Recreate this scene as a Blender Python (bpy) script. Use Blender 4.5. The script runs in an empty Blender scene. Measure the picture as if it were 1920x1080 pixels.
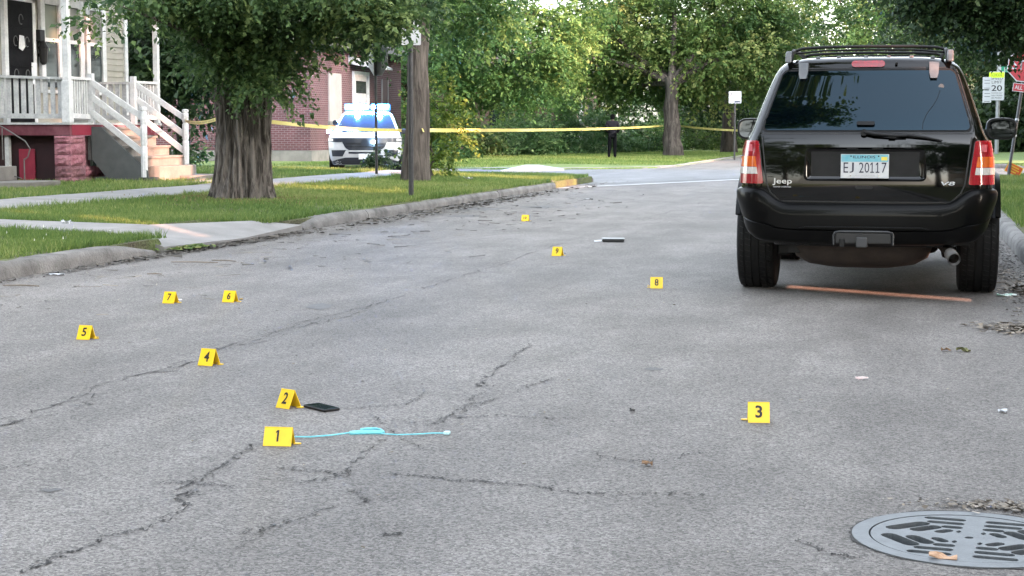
import bpy, bmesh, math, random
import numpy as np
from mathutils import Vector, Matrix
random.seed(7)
RNG = np.random.default_rng(11)
R = math.radians
PI = math.pi
scene = bpy.context.scene
C = scene.collection

# ------------------------------------------------------------------ camera
CAM_H = 1.12
cam_d = bpy.data.cameras.new('camera')
cam = bpy.data.objects.new('camera', cam_d)
C.objects.link(cam)
cam.location = (0, 0, CAM_H)
cam.rotation_euler = (PI / 2 - R(5.436), 0, R(13.542))
cam_d.sensor_width = 36
cam_d.lens = 36 * 3100 / 1920
cam_d.clip_start = 0.1
cam_d.clip_end = 3000
scene.camera = cam

# ------------------------------------------------------------------ sky, sun, exposure
SUN_EL = 12.5
SUN_AZ = 119.0            # clockwise from +Y
world = bpy.data.worlds.new('World')
scene.world = world
world.use_nodes = True
wn = world.node_tree
bg = wn.nodes['Background']
sky = wn.nodes.new('ShaderNodeTexSky')
sky.sky_type = 'NISHITA'
sky.sun_disc = False
sky.sun_elevation = R(SUN_EL)
sky.sun_rotation = R(SUN_AZ)
sky.air_density = 1.0
sky.dust_density = 2.5
sky.ozone_density = 1.0
hs = wn.nodes.new('ShaderNodeHueSaturation')
hs.inputs['Saturation'].default_value = 0.38
wn.links.new(sky.outputs[0], hs.inputs['Color'])
wn.links.new(hs.outputs[0], bg.inputs['Color'])
bg.inputs['Strength'].default_value = 0.15
sun_d = bpy.data.lights.new('sun', 'SUN')
sun = bpy.data.objects.new('sun', sun_d)
C.objects.link(sun)
sun_d.energy = 2.0
sun_d.angle = R(0.5)
sun_d.color = (1.0, 0.50, 0.35)
sdir = Vector((math.sin(R(SUN_AZ)) * math.cos(R(SUN_EL)), math.cos(R(SUN_AZ)) * math.cos(R(SUN_EL)), math.sin(R(SUN_EL))))
sun.rotation_euler = sdir.to_track_quat('Z', 'Y').to_euler()
sun.location = (20, -10, 15)
scene.view_settings.view_transform = 'Standard'
scene.view_settings.look = 'None'
scene.view_settings.exposure = 3.6
scene.view_settings.gamma = 1.0
scene.view_settings.use_curve_mapping = False
scene.cycles.max_bounces = 6
scene.cycles.diffuse_bounces = 3
scene.cycles.glossy_bounces = 3
scene.cycles.transmission_bounces = 4
scene.cycles.caustics_reflective = False
scene.cycles.caustics_refractive = False

# ------------------------------------------------------------------ helpers
class MB:
    def __init__(self):
        self.v = []; self.f = []; self.m = []
    def add(self, vs, fs, mi=0):
        o = len(self.v)
        self.v += [tuple(p) for p in vs]
        self.f += [tuple(i + o for i in q) for q in fs]
        self.m += [mi] * len(fs)
        return self
    def box(self, x0, x1, y0, y1, z0, z1, mi=0):
        vs = [(x0, y0, z0), (x1, y0, z0), (x1, y1, z0), (x0, y1, z0), (x0, y0, z1), (x1, y0, z1), (x1, y1, z1), (x0, y1, z1)]
        return self.add(vs, [(0, 3, 2, 1), (4, 5, 6, 7), (0, 1, 5, 4), (1, 2, 6, 5), (2, 3, 7, 6), (3, 0, 4, 7)], mi)
    def bar(self, a, b, w, h, upv=(0, 0, 1), mi=0):
        a = Vector(a); b = Vector(b); d = (b - a).normalized(); u = Vector(upv)
        s = d.cross(u).normalized(); u = s.cross(d).normalized()
        vs = []
        for p in (a, b):
            for (i, j) in ((-1, -1), (1, -1), (1, 1), (-1, 1)):
                vs.append(p + s * i * w / 2 + u * j * h / 2)
        return self.add(vs, [(3, 2, 1, 0), (4, 5, 6, 7), (0, 1, 5, 4), (1, 2, 6, 5), (2, 3, 7, 6), (3, 0, 4, 7)], mi)
    def tube(self, path, rad, n=8, caps=True, mi=0):
        P = [Vector(p) for p in path]
        if not hasattr(rad, '__len__'): rad = [rad] * len(P)
        vs = []; fs = []
        ref = None
        for i, p in enumerate(P):
            d = (P[min(i + 1, len(P) - 1)] - P[max(i - 1, 0)]).normalized()
            if ref is None:
                ref = Vector((0, 0, 1)) if abs(d.z) < .9 else Vector((1, 0, 0))
            s = d.cross(ref).normalized(); u = s.cross(d).normalized(); ref = u
            for k in range(n):
                a = 2 * PI * k / n
                vs.append(p + (s * math.cos(a) + u * math.sin(a)) * rad[i])
        for i in range(len(P) - 1):
            for k in range(n):
                k2 = (k + 1) % n
                fs.append((i * n + k, i * n + k2, (i + 1) * n + k2, (i + 1) * n + k))
        if caps:
            fs.append(tuple(range(n - 1, -1, -1)))
            fs.append(tuple((len(P) - 1) * n + k for k in range(n)))
        return self.add(vs, fs, mi)
    def lathe(self, prof, origin=(0, 0, 0), axis='Z', n=32, mi=0, closed=False):
        o = Vector(origin); vs = []; fs = []
        for (r, h) in prof:
            for k in range(n):
                a = 2 * PI * k / n; c = math.cos(a) * r; s = math.sin(a) * r
                p = {'Z': (c, s, h), 'X': (h, c, s), 'Y': (s, h, c)}[axis]
                vs.append(o + Vector(p))
        m = len(prof)
        for i in range(m if closed else m - 1):
            j = (i + 1) % m
            for k in range(n):
                k2 = (k + 1) % n
                fs.append((i * n + k, i * n + k2, j * n + k2, j * n + k))
        if not closed:
            fs.append(tuple(range(n - 1, -1, -1))); fs.append(tuple((m - 1) * n + k for k in range(n)))
        return self.add(vs, fs, mi)
    def prism(self, poly, axis, a0, a1, mi=0):
        n = len(poly); vs = []
        for a in (a0, a1):
            for (p, q) in poly:
                vs.append({'X': (a, p, q), 'Y': (p, a, q), 'Z': (p, q, a)}[axis])
        fs = [tuple(range(n - 1, -1, -1)), tuple(range(n, 2 * n))]
        for i in range(n):
            j = (i + 1) % n
            fs.append((i, j, n + j, n + i))
        return self.add(vs, fs, mi)
    def grid(self, P, mi=0, flip=False):
        nr = len(P); nc = len(P[0]); vs = [p for r in P for p in r]; fs = []
        for i in range(nr - 1):
            for j in range(nc - 1):
                q = (i * nc + j, i * nc + j + 1, (i + 1) * nc + j + 1, (i + 1) * nc + j)
                fs.append(q[::-1] if flip else q)
        return self.add(vs, fs, mi)
    def mesh(self, name, fix=True):
        me = bpy.data.meshes.new(name)
        me.from_pydata([tuple(p) for p in self.v], [], self.f)
        me.polygons.foreach_set('material_index', self.m)
        if fix:
            bm = bmesh.new(); bm.from_mesh(me)
            bmesh.ops.recalc_face_normals(bm, faces=bm.faces)
            bm.to_mesh(me); bm.free()
        me.update()
        return me
    def build(self, name, mat, parent=None, smooth=None, bevel=0, seg=2, fix=True):
        return obj(name, self.mesh(name, fix), mat, parent, smooth, bevel, seg)

def obj(name, me, mat=None, parent=None, smooth=None, bevel=0, seg=2):
    if mat is not None:
        for m in (mat if isinstance(mat, (list, tuple)) else [mat]):
            me.materials.append(m)
    if smooth is not None:
        me.polygons.foreach_set('use_smooth', [True] * len(me.polygons))
        me.set_sharp_from_angle(angle=R(smooth))
    o = bpy.data.objects.new(name, me)
    C.objects.link(o)
    if parent is not None: o.parent = parent
    if bevel:
        b = o.modifiers.new('bevel', 'BEVEL'); b.width = bevel; b.segments = seg; b.limit_method = 'ANGLE'; b.angle_limit = R(40)
        b.harden_normals = False
    return o

def inst(o, parent=None, loc=(0, 0, 0), rot=(0, 0, 0), scale=(1, 1, 1), name=None):
    c = o.copy(); C.objects.link(c)
    if name: c.name = name
    c.parent = parent if parent is not None else o.parent
    c.location = loc; c.rotation_euler = rot; c.scale = scale
    return c

def copy_tree(o, parent=None):
    c = o.copy(); C.objects.link(c); c.parent = parent
    for ch in list(o.children): copy_tree(ch, c)
    return c

def tag(o, label, cat, group=None):
    o['label'] = label; o['category'] = cat
    if group: o['group'] = group
    return o

def struct(o, kind='structure', label=None):
    o['kind'] = kind
    if label: o['label'] = label
    return o

def thing(name, loc, label, cat, group=None, rz=0):
    o = bpy.data.objects.new(name, None); C.objects.link(o)
    o.empty_display_size = .2
    o.location = loc; o.rotation_euler = (0, 0, rz)
    return tag(o, label, cat, group)

def eval_mesh(o, name):
    bpy.context.view_layer.update()
    dg = bpy.context.evaluated_depsgraph_get()
    return bpy.data.meshes.new_from_object(o.evaluated_get(dg), depsgraph=dg)

def text_me(body, size=1.0, extrude=.0005, bold=0.0, shear=0.0, spacing=1.0):
    """mesh of lettering in the XY plane, centred on the origin"""
    cu = bpy.data.curves.new('lettering', 'FONT')
    cu.body = body; cu.size = size; cu.extrude = extrude; cu.align_x = 'CENTER'; cu.align_y = 'CENTER'
    cu.offset = bold; cu.shear = shear; cu.space_character = spacing; cu.resolution_u = 3
    t = bpy.data.objects.new('lettering', cu); C.objects.link(t)
    me = eval_mesh(t, 'lettering')
    bpy.data.objects.remove(t); bpy.data.curves.remove(cu)
    co = np.empty(len(me.vertices) * 3, np.float32); me.vertices.foreach_get('co', co); co = co.reshape(-1, 3)
    if len(co):
        co[:, :2] -= (co[:, :2].min(0) + co[:, :2].max(0)) / 2
        me.vertices.foreach_set('co', co.ravel())
    return me

def fit_text(name, body, w, h, mat, parent, M, extrude=.0005, bold=0.0, shear=0.0):
    """lettering scaled to w x h and placed by matrix M (XY plane of M is the face)"""
    me = text_me(body, 1.0, 0.0, bold, shear)
    co = np.empty(len(me.vertices) * 3, np.float32); me.vertices.foreach_get('co', co); co = co.reshape(-1, 3)
    ex = co.max(0) - co.min(0)
    co[:, 0] *= w / max(ex[0], 1e-6); co[:, 1] *= h / max(ex[1], 1e-6)
    me.vertices.foreach_set('co', co.ravel())
    me.transform(M); me.update()
    return obj(name, me, mat, parent)

def face_matrix(loc, normal, up=(0, 0, 1)):
    n = Vector(normal).normalized(); u = Vector(up)
    x = u.cross(n).normalized(); y = n.cross(x).normalized()
    m = Matrix((x, y, n)).transposed().to_4x4()
    m.translation = Vector(loc)
    return m

def fill2d(splines, thick, name):
    """flat plate with holes from closed 2D outlines, thickness downward from z=0"""
    cu = bpy.data.curves.new(name, 'CURVE'); cu.dimensions = '2D'; cu.fill_mode = 'BOTH'; cu.extrude = thick / 2
    for pts in splines:
        s = cu.splines.new('POLY'); s.points.add(len(pts) - 1)
        for p, (x, y) in zip(s.points, pts): p.co = (x, y, 0, 1)
        s.use_cyclic_u = True
    o = bpy.data.objects.new(name, cu); C.objects.link(o)
    me = eval_mesh(o, name)
    bpy.data.objects.remove(o); bpy.data.curves.remove(cu)
    me.transform(Matrix.Translation((0, 0, -thick / 2)))
    return me

# ------------------------------------------------------------------ materials
def new_mat(name):
    m = bpy.data.materials.new(name); m.use_nodes = True
    return m, m.node_tree.nodes, m.node_tree.links, m.node_tree.nodes['Principled BSDF']

def c4(c):
    return (c[0], c[1], c[2], 1.0)

def nmat(name, base, rough=.6, col2=None, vscale=6, vdetail=5, contrast=(.35, .65), bump=0, bscale=60, bdist=.01, metal=0, spec=.5, coat=0, fine=0, fscale=120, stretch=None, rvar=0):
    m, n, l, p = new_mat(name)
    p.inputs['Roughness'].default_value = rough
    p.inputs['Metallic'].default_value = metal
    p.inputs['Specular IOR Level'].default_value = spec
    p.inputs['Coat Weight'].default_value = coat
    p.inputs['Coat Roughness'].default_value = .04
    tc = n.new('ShaderNodeTexCoord'); vec = tc.outputs['Object']
    if stretch:
        mp = n.new('ShaderNodeMapping'); mp.inputs['Scale'].default_value = stretch
        l.new(vec, mp.inputs['Vector']); vec = mp.outputs[0]
    col = None
    if col2 is not None:
        no = n.new('ShaderNodeTexNoise'); no.inputs['Scale'].default_value = vscale; no.inputs['Detail'].default_value = vdetail; no.inputs['Roughness'].default_value = .6
        l.new(vec, no.inputs['Vector'])
        rp = n.new('ShaderNodeValToRGB')
        rp.color_ramp.elements[0].position = contrast[0]; rp.color_ramp.elements[1].position = contrast[1]
        rp.color_ramp.elements[0].color = c4(base); rp.color_ramp.elements[1].color = c4(col2)
        l.new(no.outputs[0], rp.inputs[0]); col = rp.outputs[0]
        if rvar:
            mr = n.new('ShaderNodeMapRange'); mr.inputs['To Min'].default_value = rough - rvar; mr.inputs['To Max'].default_value = rough + rvar
            l.new(no.outputs[0], mr.inputs[0]); l.new(mr.outputs[0], p.inputs['Roughness'])
    if fine:
        nf = n.new('ShaderNodeTexNoise'); nf.inputs['Scale'].default_value = fscale; nf.inputs['Detail'].default_value = 3
        l.new(vec, nf.inputs['Vector'])
        mr = n.new('ShaderNodeMapRange'); mr.inputs['From Min'].default_value = .3; mr.inputs['From Max'].default_value = .7
        mr.inputs['To Min'].default_value = 1 - fine; mr.inputs['To Max'].default_value = 1 + fine
        l.new(nf.outputs[0], mr.inputs[0])
        mx = n.new('ShaderNodeVectorMath'); mx.operation = 'SCALE'
        if col is None: mx.inputs[0].default_value = base
        else: l.new(col, mx.inputs[0])
        l.new(mr.outputs[0], mx.inputs['Scale']); col = mx.outputs[0]
    if col is None: p.inputs['Base Color'].default_value = c4(base)
    else: l.new(col, p.inputs['Base Color'])
    if bump:
        nb = n.new('ShaderNodeTexNoise'); nb.inputs['Scale'].default_value = bscale; nb.inputs['Detail'].default_value = 4
        l.new(vec, nb.inputs['Vector'])
        b = n.new('ShaderNodeBump'); b.inputs['Strength'].default_value = bump; b.inputs['Distance'].default_value = bdist
        l.new(nb.outputs[0], b.inputs['Height']); l.new(b.outputs[0], p.inputs['Normal'])
    return m

def emat(name, col, strength, base=(0.1, 0.1, 0.1)):
    m, n, l, p = new_mat(name)
    p.inputs['Base Color'].default_value = c4(base)
    p.inputs['Emission Color'].default_value = c4(col); p.inputs['Emission Strength'].default_value = strength
    return m

def leaf_mat(name, dark, mid, light, trans=.35, rough=.55):
    m, n, l, p = new_mat(name)
    at = n.new('ShaderNodeAttribute'); at.attribute_name = 'rnd'
    rp = n.new('ShaderNodeValToRGB'); e = rp.color_ramp.elements
    e[0].position = 0; e[0].color = c4(dark); e[1].position = 1; e[1].color = c4(light)
    k = e.new(.55); k.color = c4(mid)
    l.new(at.outputs['Fac'], rp.inputs[0]); l.new(rp.outputs[0], p.inputs['Base Color'])
    p.inputs['Roughness'].default_value = rough; p.inputs['Specular IOR Level'].default_value = .35
    t = n.new('ShaderNodeBsdfTranslucent'); l.new(rp.outputs[0], t.inputs['Color'])
    mx = n.new('ShaderNodeMixShader'); mx.inputs[0].default_value = trans
    l.new(p.outputs[0], mx.inputs[1]); l.new(t.outputs[0], mx.inputs[2])
    l.new(mx.outputs[0], n['Material Output'].inputs['Surface'])
    return m

def asphalt_mat(name, a, b, grain=1.0, rough=.78):
    m, n, l, p = new_mat(name)
    tc = n.new('ShaderNodeTexCoord')
    def noise(scale, detail=4, rgh=.6, sx=(1, 1, 1)):
        mp = n.new('ShaderNodeMapping'); mp.inputs['Scale'].default_value = sx
        l.new(tc.outputs['Object'], mp.inputs[0])
        q = n.new('ShaderNodeTexNoise'); q.inputs['Scale'].default_value = scale; q.inputs['Detail'].default_value = detail; q.inputs['Roughness'].default_value = rgh
        l.new(mp.outputs[0], q.inputs['Vector']); return q.outputs[0]
    def rng(src, f0, f1, t0, t1):
        q = n.new('ShaderNodeMapRange'); q.inputs['From Min'].default_value = f0; q.inputs['From Max'].default_value = f1
        q.inputs['To Min'].default_value = t0; q.inputs['To Max'].default_value = t1; l.new(src, q.inputs[0]); return q.outputs[0]
    def mul(x, y):
        q = n.new('ShaderNodeMath'); q.operation = 'MULTIPLY'; l.new(x, q.inputs[0]); l.new(y, q.inputs[1]); return q.outputs[0]
    big = noise(.35, 5, .65, (1, .45, 1)); patch = noise(1.7, 6, .7, (1, .5, 1))
    vo = n.new('ShaderNodeTexVoronoi'); vo.inputs['Scale'].default_value = 135; l.new(tc.outputs['Object'], vo.inputs['Vector'])
    stone = n.new('ShaderNodeSeparateColor'); l.new(vo.outputs['Color'], stone.inputs[0])
    fine = noise(340, 3, .75); mid = noise(30, 5, .7)
    lane = noise(1.0, 4, .6, (1.1, .035, 1))
    f = mul(rng(stone.outputs[0], 0, 1, 1 - .52 * grain, 1 + .52 * grain), rng(fine, .3, .7, 1 - .6 * grain, 1 + .6 * grain))
    f = mul(f, rng(lane, .35, .65, .86, 1.10))
    f = mul(f, rng(mid, .3, .7, 1 - .10 * grain, 1 + .10 * grain))
    f = mul(f, rng(big, .35, .65, .83, 1.12)); f = mul(f, rng(patch, .3, .7, .9, 1.08))
    rp = n.new('ShaderNodeValToRGB'); rp.color_ramp.elements[0].color = c4(a); rp.color_ramp.elements[1].color = c4(b)
    l.new(rng(patch, .35, .65, 0, 1), rp.inputs[0])
    v = n.new('ShaderNodeVectorMath'); v.operation = 'SCALE'; l.new(rp.outputs[0], v.inputs[0]); l.new(f, v.inputs['Scale'])
    l.new(v.outputs[0], p.inputs['Base Color'])
    p.inputs['Roughness'].default_value = rough; p.inputs['Specular IOR Level'].default_value = .4
    bp = n.new('ShaderNodeBump'); bp.inputs['Strength'].default_value = .55 * grain; bp.inputs['Distance'].default_value = .006
    l.new(fine, bp.inputs['Height'])
    b2 = n.new('ShaderNodeBump'); b2.inputs['Strength'].default_value = .5 * grain; b2.inputs['Distance'].default_value = .005
    l.new(vo.outputs['Distance'], b2.inputs['Height']); l.new(bp.outputs[0], b2.inputs['Normal'])
    l.new(b2.outputs[0], p.inputs['Normal'])
    return m

def brick_mat(name, c1, c2, mortar, bw=.21, bh=.075, ax='X'):
    m, n, l, p = new_mat(name)
    tc = n.new('ShaderNodeTexCoord'); sp = n.new('ShaderNodeSeparateXYZ'); l.new(tc.outputs['Object'], sp.inputs[0])
    ad = n.new('ShaderNodeMath'); ad.operation = 'ADD'; l.new(sp.outputs['X'], ad.inputs[0]); l.new(sp.outputs['Y'], ad.inputs[1])
    cb = n.new('ShaderNodeCombineXYZ'); l.new(ad.outputs[0], cb.inputs['X']); l.new(sp.outputs['Z'], cb.inputs['Y'])
    br = n.new('ShaderNodeTexBrick'); br.inputs['Scale'].default_value = 1; br.inputs['Brick Width'].default_value = bw; br.inputs['Row Height'].default_value = bh
    br.inputs['Mortar Size'].default_value = .009; br.inputs['Mortar Smooth'].default_value = .2
    br.inputs['Color1'].default_value = c4(c1); br.inputs['Color2'].default_value = c4(c2); br.inputs['Mortar'].default_value = c4(mortar)
    l.new(cb.outputs[0], br.inputs['Vector'])
    no = n.new('ShaderNodeTexNoise'); no.inputs['Scale'].default_value = 1.3; no.inputs['Detail'].default_value = 6; l.new(tc.outputs['Object'], no.inputs['Vector'])
    mr = n.new('ShaderNodeMapRange'); mr.inputs['From Min'].default_value = .3; mr.inputs['From Max'].default_value = .7; mr.inputs['To Min'].default_value = .75; mr.inputs['To Max'].default_value = 1.2
    l.new(no.outputs[0], mr.inputs[0])
    v = n.new('ShaderNodeVectorMath'); v.operation = 'SCALE'; l.new(br.outputs['Color'], v.inputs[0]); l.new(mr.outputs[0], v.inputs['Scale'])
    l.new(v.outputs[0], p.inputs['Base Color']); p.inputs['Roughness'].default_value = .85
    bp = n.new('ShaderNodeBump'); bp.inputs['Strength'].default_value = .8; bp.inputs['Distance'].default_value = .01; bp.invert = True
    l.new(br.outputs['Fac'], bp.inputs['Height']); l.new(bp.outputs[0], p.inputs['Normal'])
    return m

M = {}
M['asphalt'] = asphalt_mat('asphalt', (.160, .148, .138), (.202, .188, .176))
M['asphalt_smooth'] = asphalt_mat('asphalt_smooth', (.135, .135, .138), (.16, .16, .163), .7, .62)
M['crack'] = nmat('crack', (.030, .028, .027), .95, (.065, .062, .059), 60)
M['stain'] = nmat('stain', (.095, .093, .092), .8, (.13, .127, .125), 14, fine=.3, fscale=220)
M['concrete'] = nmat('concrete', (.195, .188, .18), .9, (.275, .265, .255), 2.2, 8, (.3, .7), .35, 60, .01, fine=.14, fscale=160)
M['kerb'] = nmat('kerb_concrete', (.075, .071, .066), .92, (.205, .197, .188), 3.5, 10, (.28, .62), .8, 45, .015, fine=.2, fscale=120)
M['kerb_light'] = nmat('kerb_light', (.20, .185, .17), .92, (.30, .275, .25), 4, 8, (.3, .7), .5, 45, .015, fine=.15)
M['white_line'] = nmat('pale_line_white', (.50, .51, .52), .7, (.72, .72, .72), 3, 8, (.4, .6), fine=.2, fscale=90)
M['soil'] = nmat('soil', (.055, .042, .03), .95, (.10, .08, .055), 6, 8, (.3, .7), .7, 40, .03)
M['lawn'] = nmat('lawn_ground', (.075, .065, .038), .95, (.115, .150, .045), 1.6, 10, (.35, .65), .8, 45, .04, fine=.5, fscale=55)
M['lawn_far'] = nmat('lawn_far', (.09, .145, .034), .95, (.17, .23, .065), 1.1, 10, (.35, .65), .8, 25, .05, fine=.45, fscale=22)
M['grass'] = leaf_mat('grass_blades', (.062, .125, .028), (.150, .222, .052), (.34, .35, .135), .4, .6)
M['iron'] = nmat('cast_iron', (.090, .100, .108), .5, (.135, .146, .155), 14, 6, (.3, .7), .25, 120, .004, metal=.25, fine=.12, fscale=200)
M['pit'] = nmat('pit', (.01, .01, .01), .95)
M['yellow'] = nmat('marker_yellow', (.86, .58, .015), .45, (.80, .50, .012), 20)
M['black_ink'] = nmat('black_ink', (.012, .012, .012), .6)
M['tape'] = nmat('tape_yellow', (.62, .52, .15), .4)
M['pole_black'] = nmat('pole_dark', (.018, .020, .024), .45, (.035, .036, .04), 20)
M['pole_grey'] = nmat('pole_galvanised', (.26, .275, .285), .45, (.34, .35, .36), 12, metal=.3)
M['sign_white'] = nmat('sign_white', (.46, .48, .51), .4, (.52, .535, .55), 6)
M['sign_back'] = nmat('sign_back', (.38, .40, .42), .4, (.45, .46, .47), 6, metal=.3)
M['sign_red'] = nmat('sign_red', (.40, .012, .018), .4)
M['sign_green'] = nmat('sign_green', (.01, .26, .14), .4)
M['sign_lime'] = nmat('sign_lime', (.62, .85, .02), .4)
M['sign_orange'] = nmat('sign_orange', (.75, .10, .012), .45)
M['sign_edge'] = nmat('sign_yellow_edge', (.8, .5, .03), .45)
# ------------------------------------------------------------------ calibrated placement: pixel of the photograph -> point in the place
_p = R(5.436); _y = R(13.542); _F = 3100.0
_fw = np.array([-math.sin(_y) * math.cos(_p), math.cos(_y) * math.cos(_p), -math.sin(_p)])
_rt = np.array([math.cos(_y), math.sin(_y), 0.0]); _up = np.cross(_rt, _fw)
def gp(x, y, z=0.0):
    d = _fw * _F + _rt * (x - 960) - _up * (y - 540)
    t = (z - CAM_H) / d[2]
    q = np.array([0, 0, CAM_H]) + t * d
    return Vector((q[0], q[1], z))
def dp(x, y, depth):
    d = (_fw * _F + _rt * (x - 960) - _up * (y - 540)) / _F
    return Vector(np.array([0, 0, CAM_H]) + d * depth)

KL = -6.62      # left kerb face
KR = 0.93       # right kerb face

# ------------------------------------------------------------------ road with the opening of the drain
DRAIN = gp(1817, 1010)
HOLE_R = .318
bm_ = MB()
hx, hy = DRAIN.x, DRAIN.y
n = 64; sq = .5
ring = []; outer = []
for k in range(n):
    a = 2 * PI * k / n; ca, sa = math.cos(a), math.sin(a)
    ring.append((hx + HOLE_R * ca, hy + HOLE_R * sa, 0))
    s = sq / max(abs(ca), abs(sa)); outer.append((hx + s * ca, hy + s * sa, 0))
bm_.add(ring + outer, [(k, n + k, n + (k + 1) % n, (k + 1) % n) for k in range(n)])
X0, X1, Y0, Y1 = -120, 120, -60, 320
for (x0, x1, y0, y1) in ((X0, hx - sq, Y0, Y1), (hx + sq, X1, Y0, Y1), (hx - sq, hx + sq, Y0, hy - sq), (hx - sq, hx + sq, hy + sq, Y1)):
    bm_.add([(x0, y0, 0), (x1, y0, 0), (x1, y1, 0), (x0, y1, 0)], [(0, 1, 2, 3)])
road = struct(bm_.build('road', M['asphalt'], fix=False))
ground = struct(MB().add([(-1500, -1500, -.6), (1500, -1500, -.6), (1500, 1500, -.6), (-1500, 1500, -.6)], [(0, 1, 2, 3)]).build('ground', M['lawn_far'], fix=False))

# intersection: smoother asphalt laid a little higher, with a pale line along its near edge
a1, a2 = gp(1062, 353), gp(1395, 337)
d12 = (a2 - a1)
b1 = a1 - d12 * .02; b2 = a1 + d12 * 1.9
MB().add([(b1.x, b1.y, .004), (b2.x, b2.y, .004), (KR, 47.5, .004), (-7.0, 47.5, .004), (-11.5, 46.3, .004), (-11.5, 37.6, .004), (-7.6, 37.2, .004)], [(0, 1, 2, 3, 4, 5, 6)]).build('asphalt_patch', M['asphalt_smooth'], road, fix=False)
nrm = Vector((d12.y, -d12.x, 0)).normalized()
MB().add([b1 + nrm * .0 + Vector((0, 0, .008)), b2 + Vector((0, 0, .008)), b2 - nrm * .16 + Vector((0, 0, .008)), b1 - nrm * .16 + Vector((0, 0, .008))], [(0, 1, 2, 3)]).build('pale_line', M['white_line'], road, fix=False)
c1, c2 = gp(1101, 346.6), gp(1395, 334.4)
MB().add([c1 + Vector((0, 0, .009)), c2 + Vector((0, 0, .009)), c2 + Vector((-.07, 0, .009)), c1 + Vector((-.07, 0, .009))], [(0, 1, 2, 3)]).build('seam', M['crack'], road, fix=False)

# cracks: thin irregular openings, drawn as ribbons on the road
def crack(px, w=.010, jit=.02, gap=.0, seed=0, sub=7, frac=True):
    rg = random.Random(seed)
    P = [gp(x, y) for x, y in px]
    pts = []
    for i in range(len(P) - 1):
        for k in range(sub):
            t = k / sub
            q = P[i].lerp(P[i + 1], t)
            s = min(1.0, (P[i + 1] - P[i]).length * .12 / max(jit, 1e-3)) * jit
            pts.append(q + Vector((rg.uniform(-s, s), rg.uniform(-s, s) * 1.5, 0)))
    pts.append(P[-1])
    mb = MB(); n = len(pts)
    for i in range(n - 1):
        if gap and rg.random() < gap: continue
        a, b = pts[i], pts[i + 1]
        d = (b - a); d.z = 0
        if d.length < 1e-5: continue
        nn = Vector((-d.y, d.x, 0)).normalized()
        wa = w * rg.choice((.2, .35, .5, .8, 1.3, 2.0)) / 2; wb = w * rg.choice((.2, .35, .5, .8, 1.3)) / 2
        # ribbons seen at a grazing angle: keep their extent towards the viewer
        mb.add([a - nn * wa + Vector((0, 0, .003)), a + nn * wa + Vector((0, 0, .003)), b + nn * wb + Vector((0, 0, .003)), b - nn * wb + Vector((0, 0, .003))], [(0, 1, 2, 3)])
    # crumbled edge: small loose pits beside the line
    for i in range(n - 1):
        for _ in range(rg.choice((0, 1, 1, 2))):
            t = rg.random(); q = pts[i].lerp(pts[i + 1], t) + Vector((rg.gauss(0, 1), rg.gauss(0, 1.4), 0)) * (w * 1.1 + .004)
            s1, s2 = rg.uniform(.0015, .0055), rg.uniform(.003, .011); a_ = rg.uniform(0, 3)
            mb.add([q + Vector((s1 * math.cos(a_ + k * 1.57) , s2 * math.sin(a_ + k * 1.57), .0035)) for k in range(4)], [(0, 1, 2, 3)])
    if mb.f:
        o = mb.build('crack', M['crack'], road, fix=False)
        return o
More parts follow.
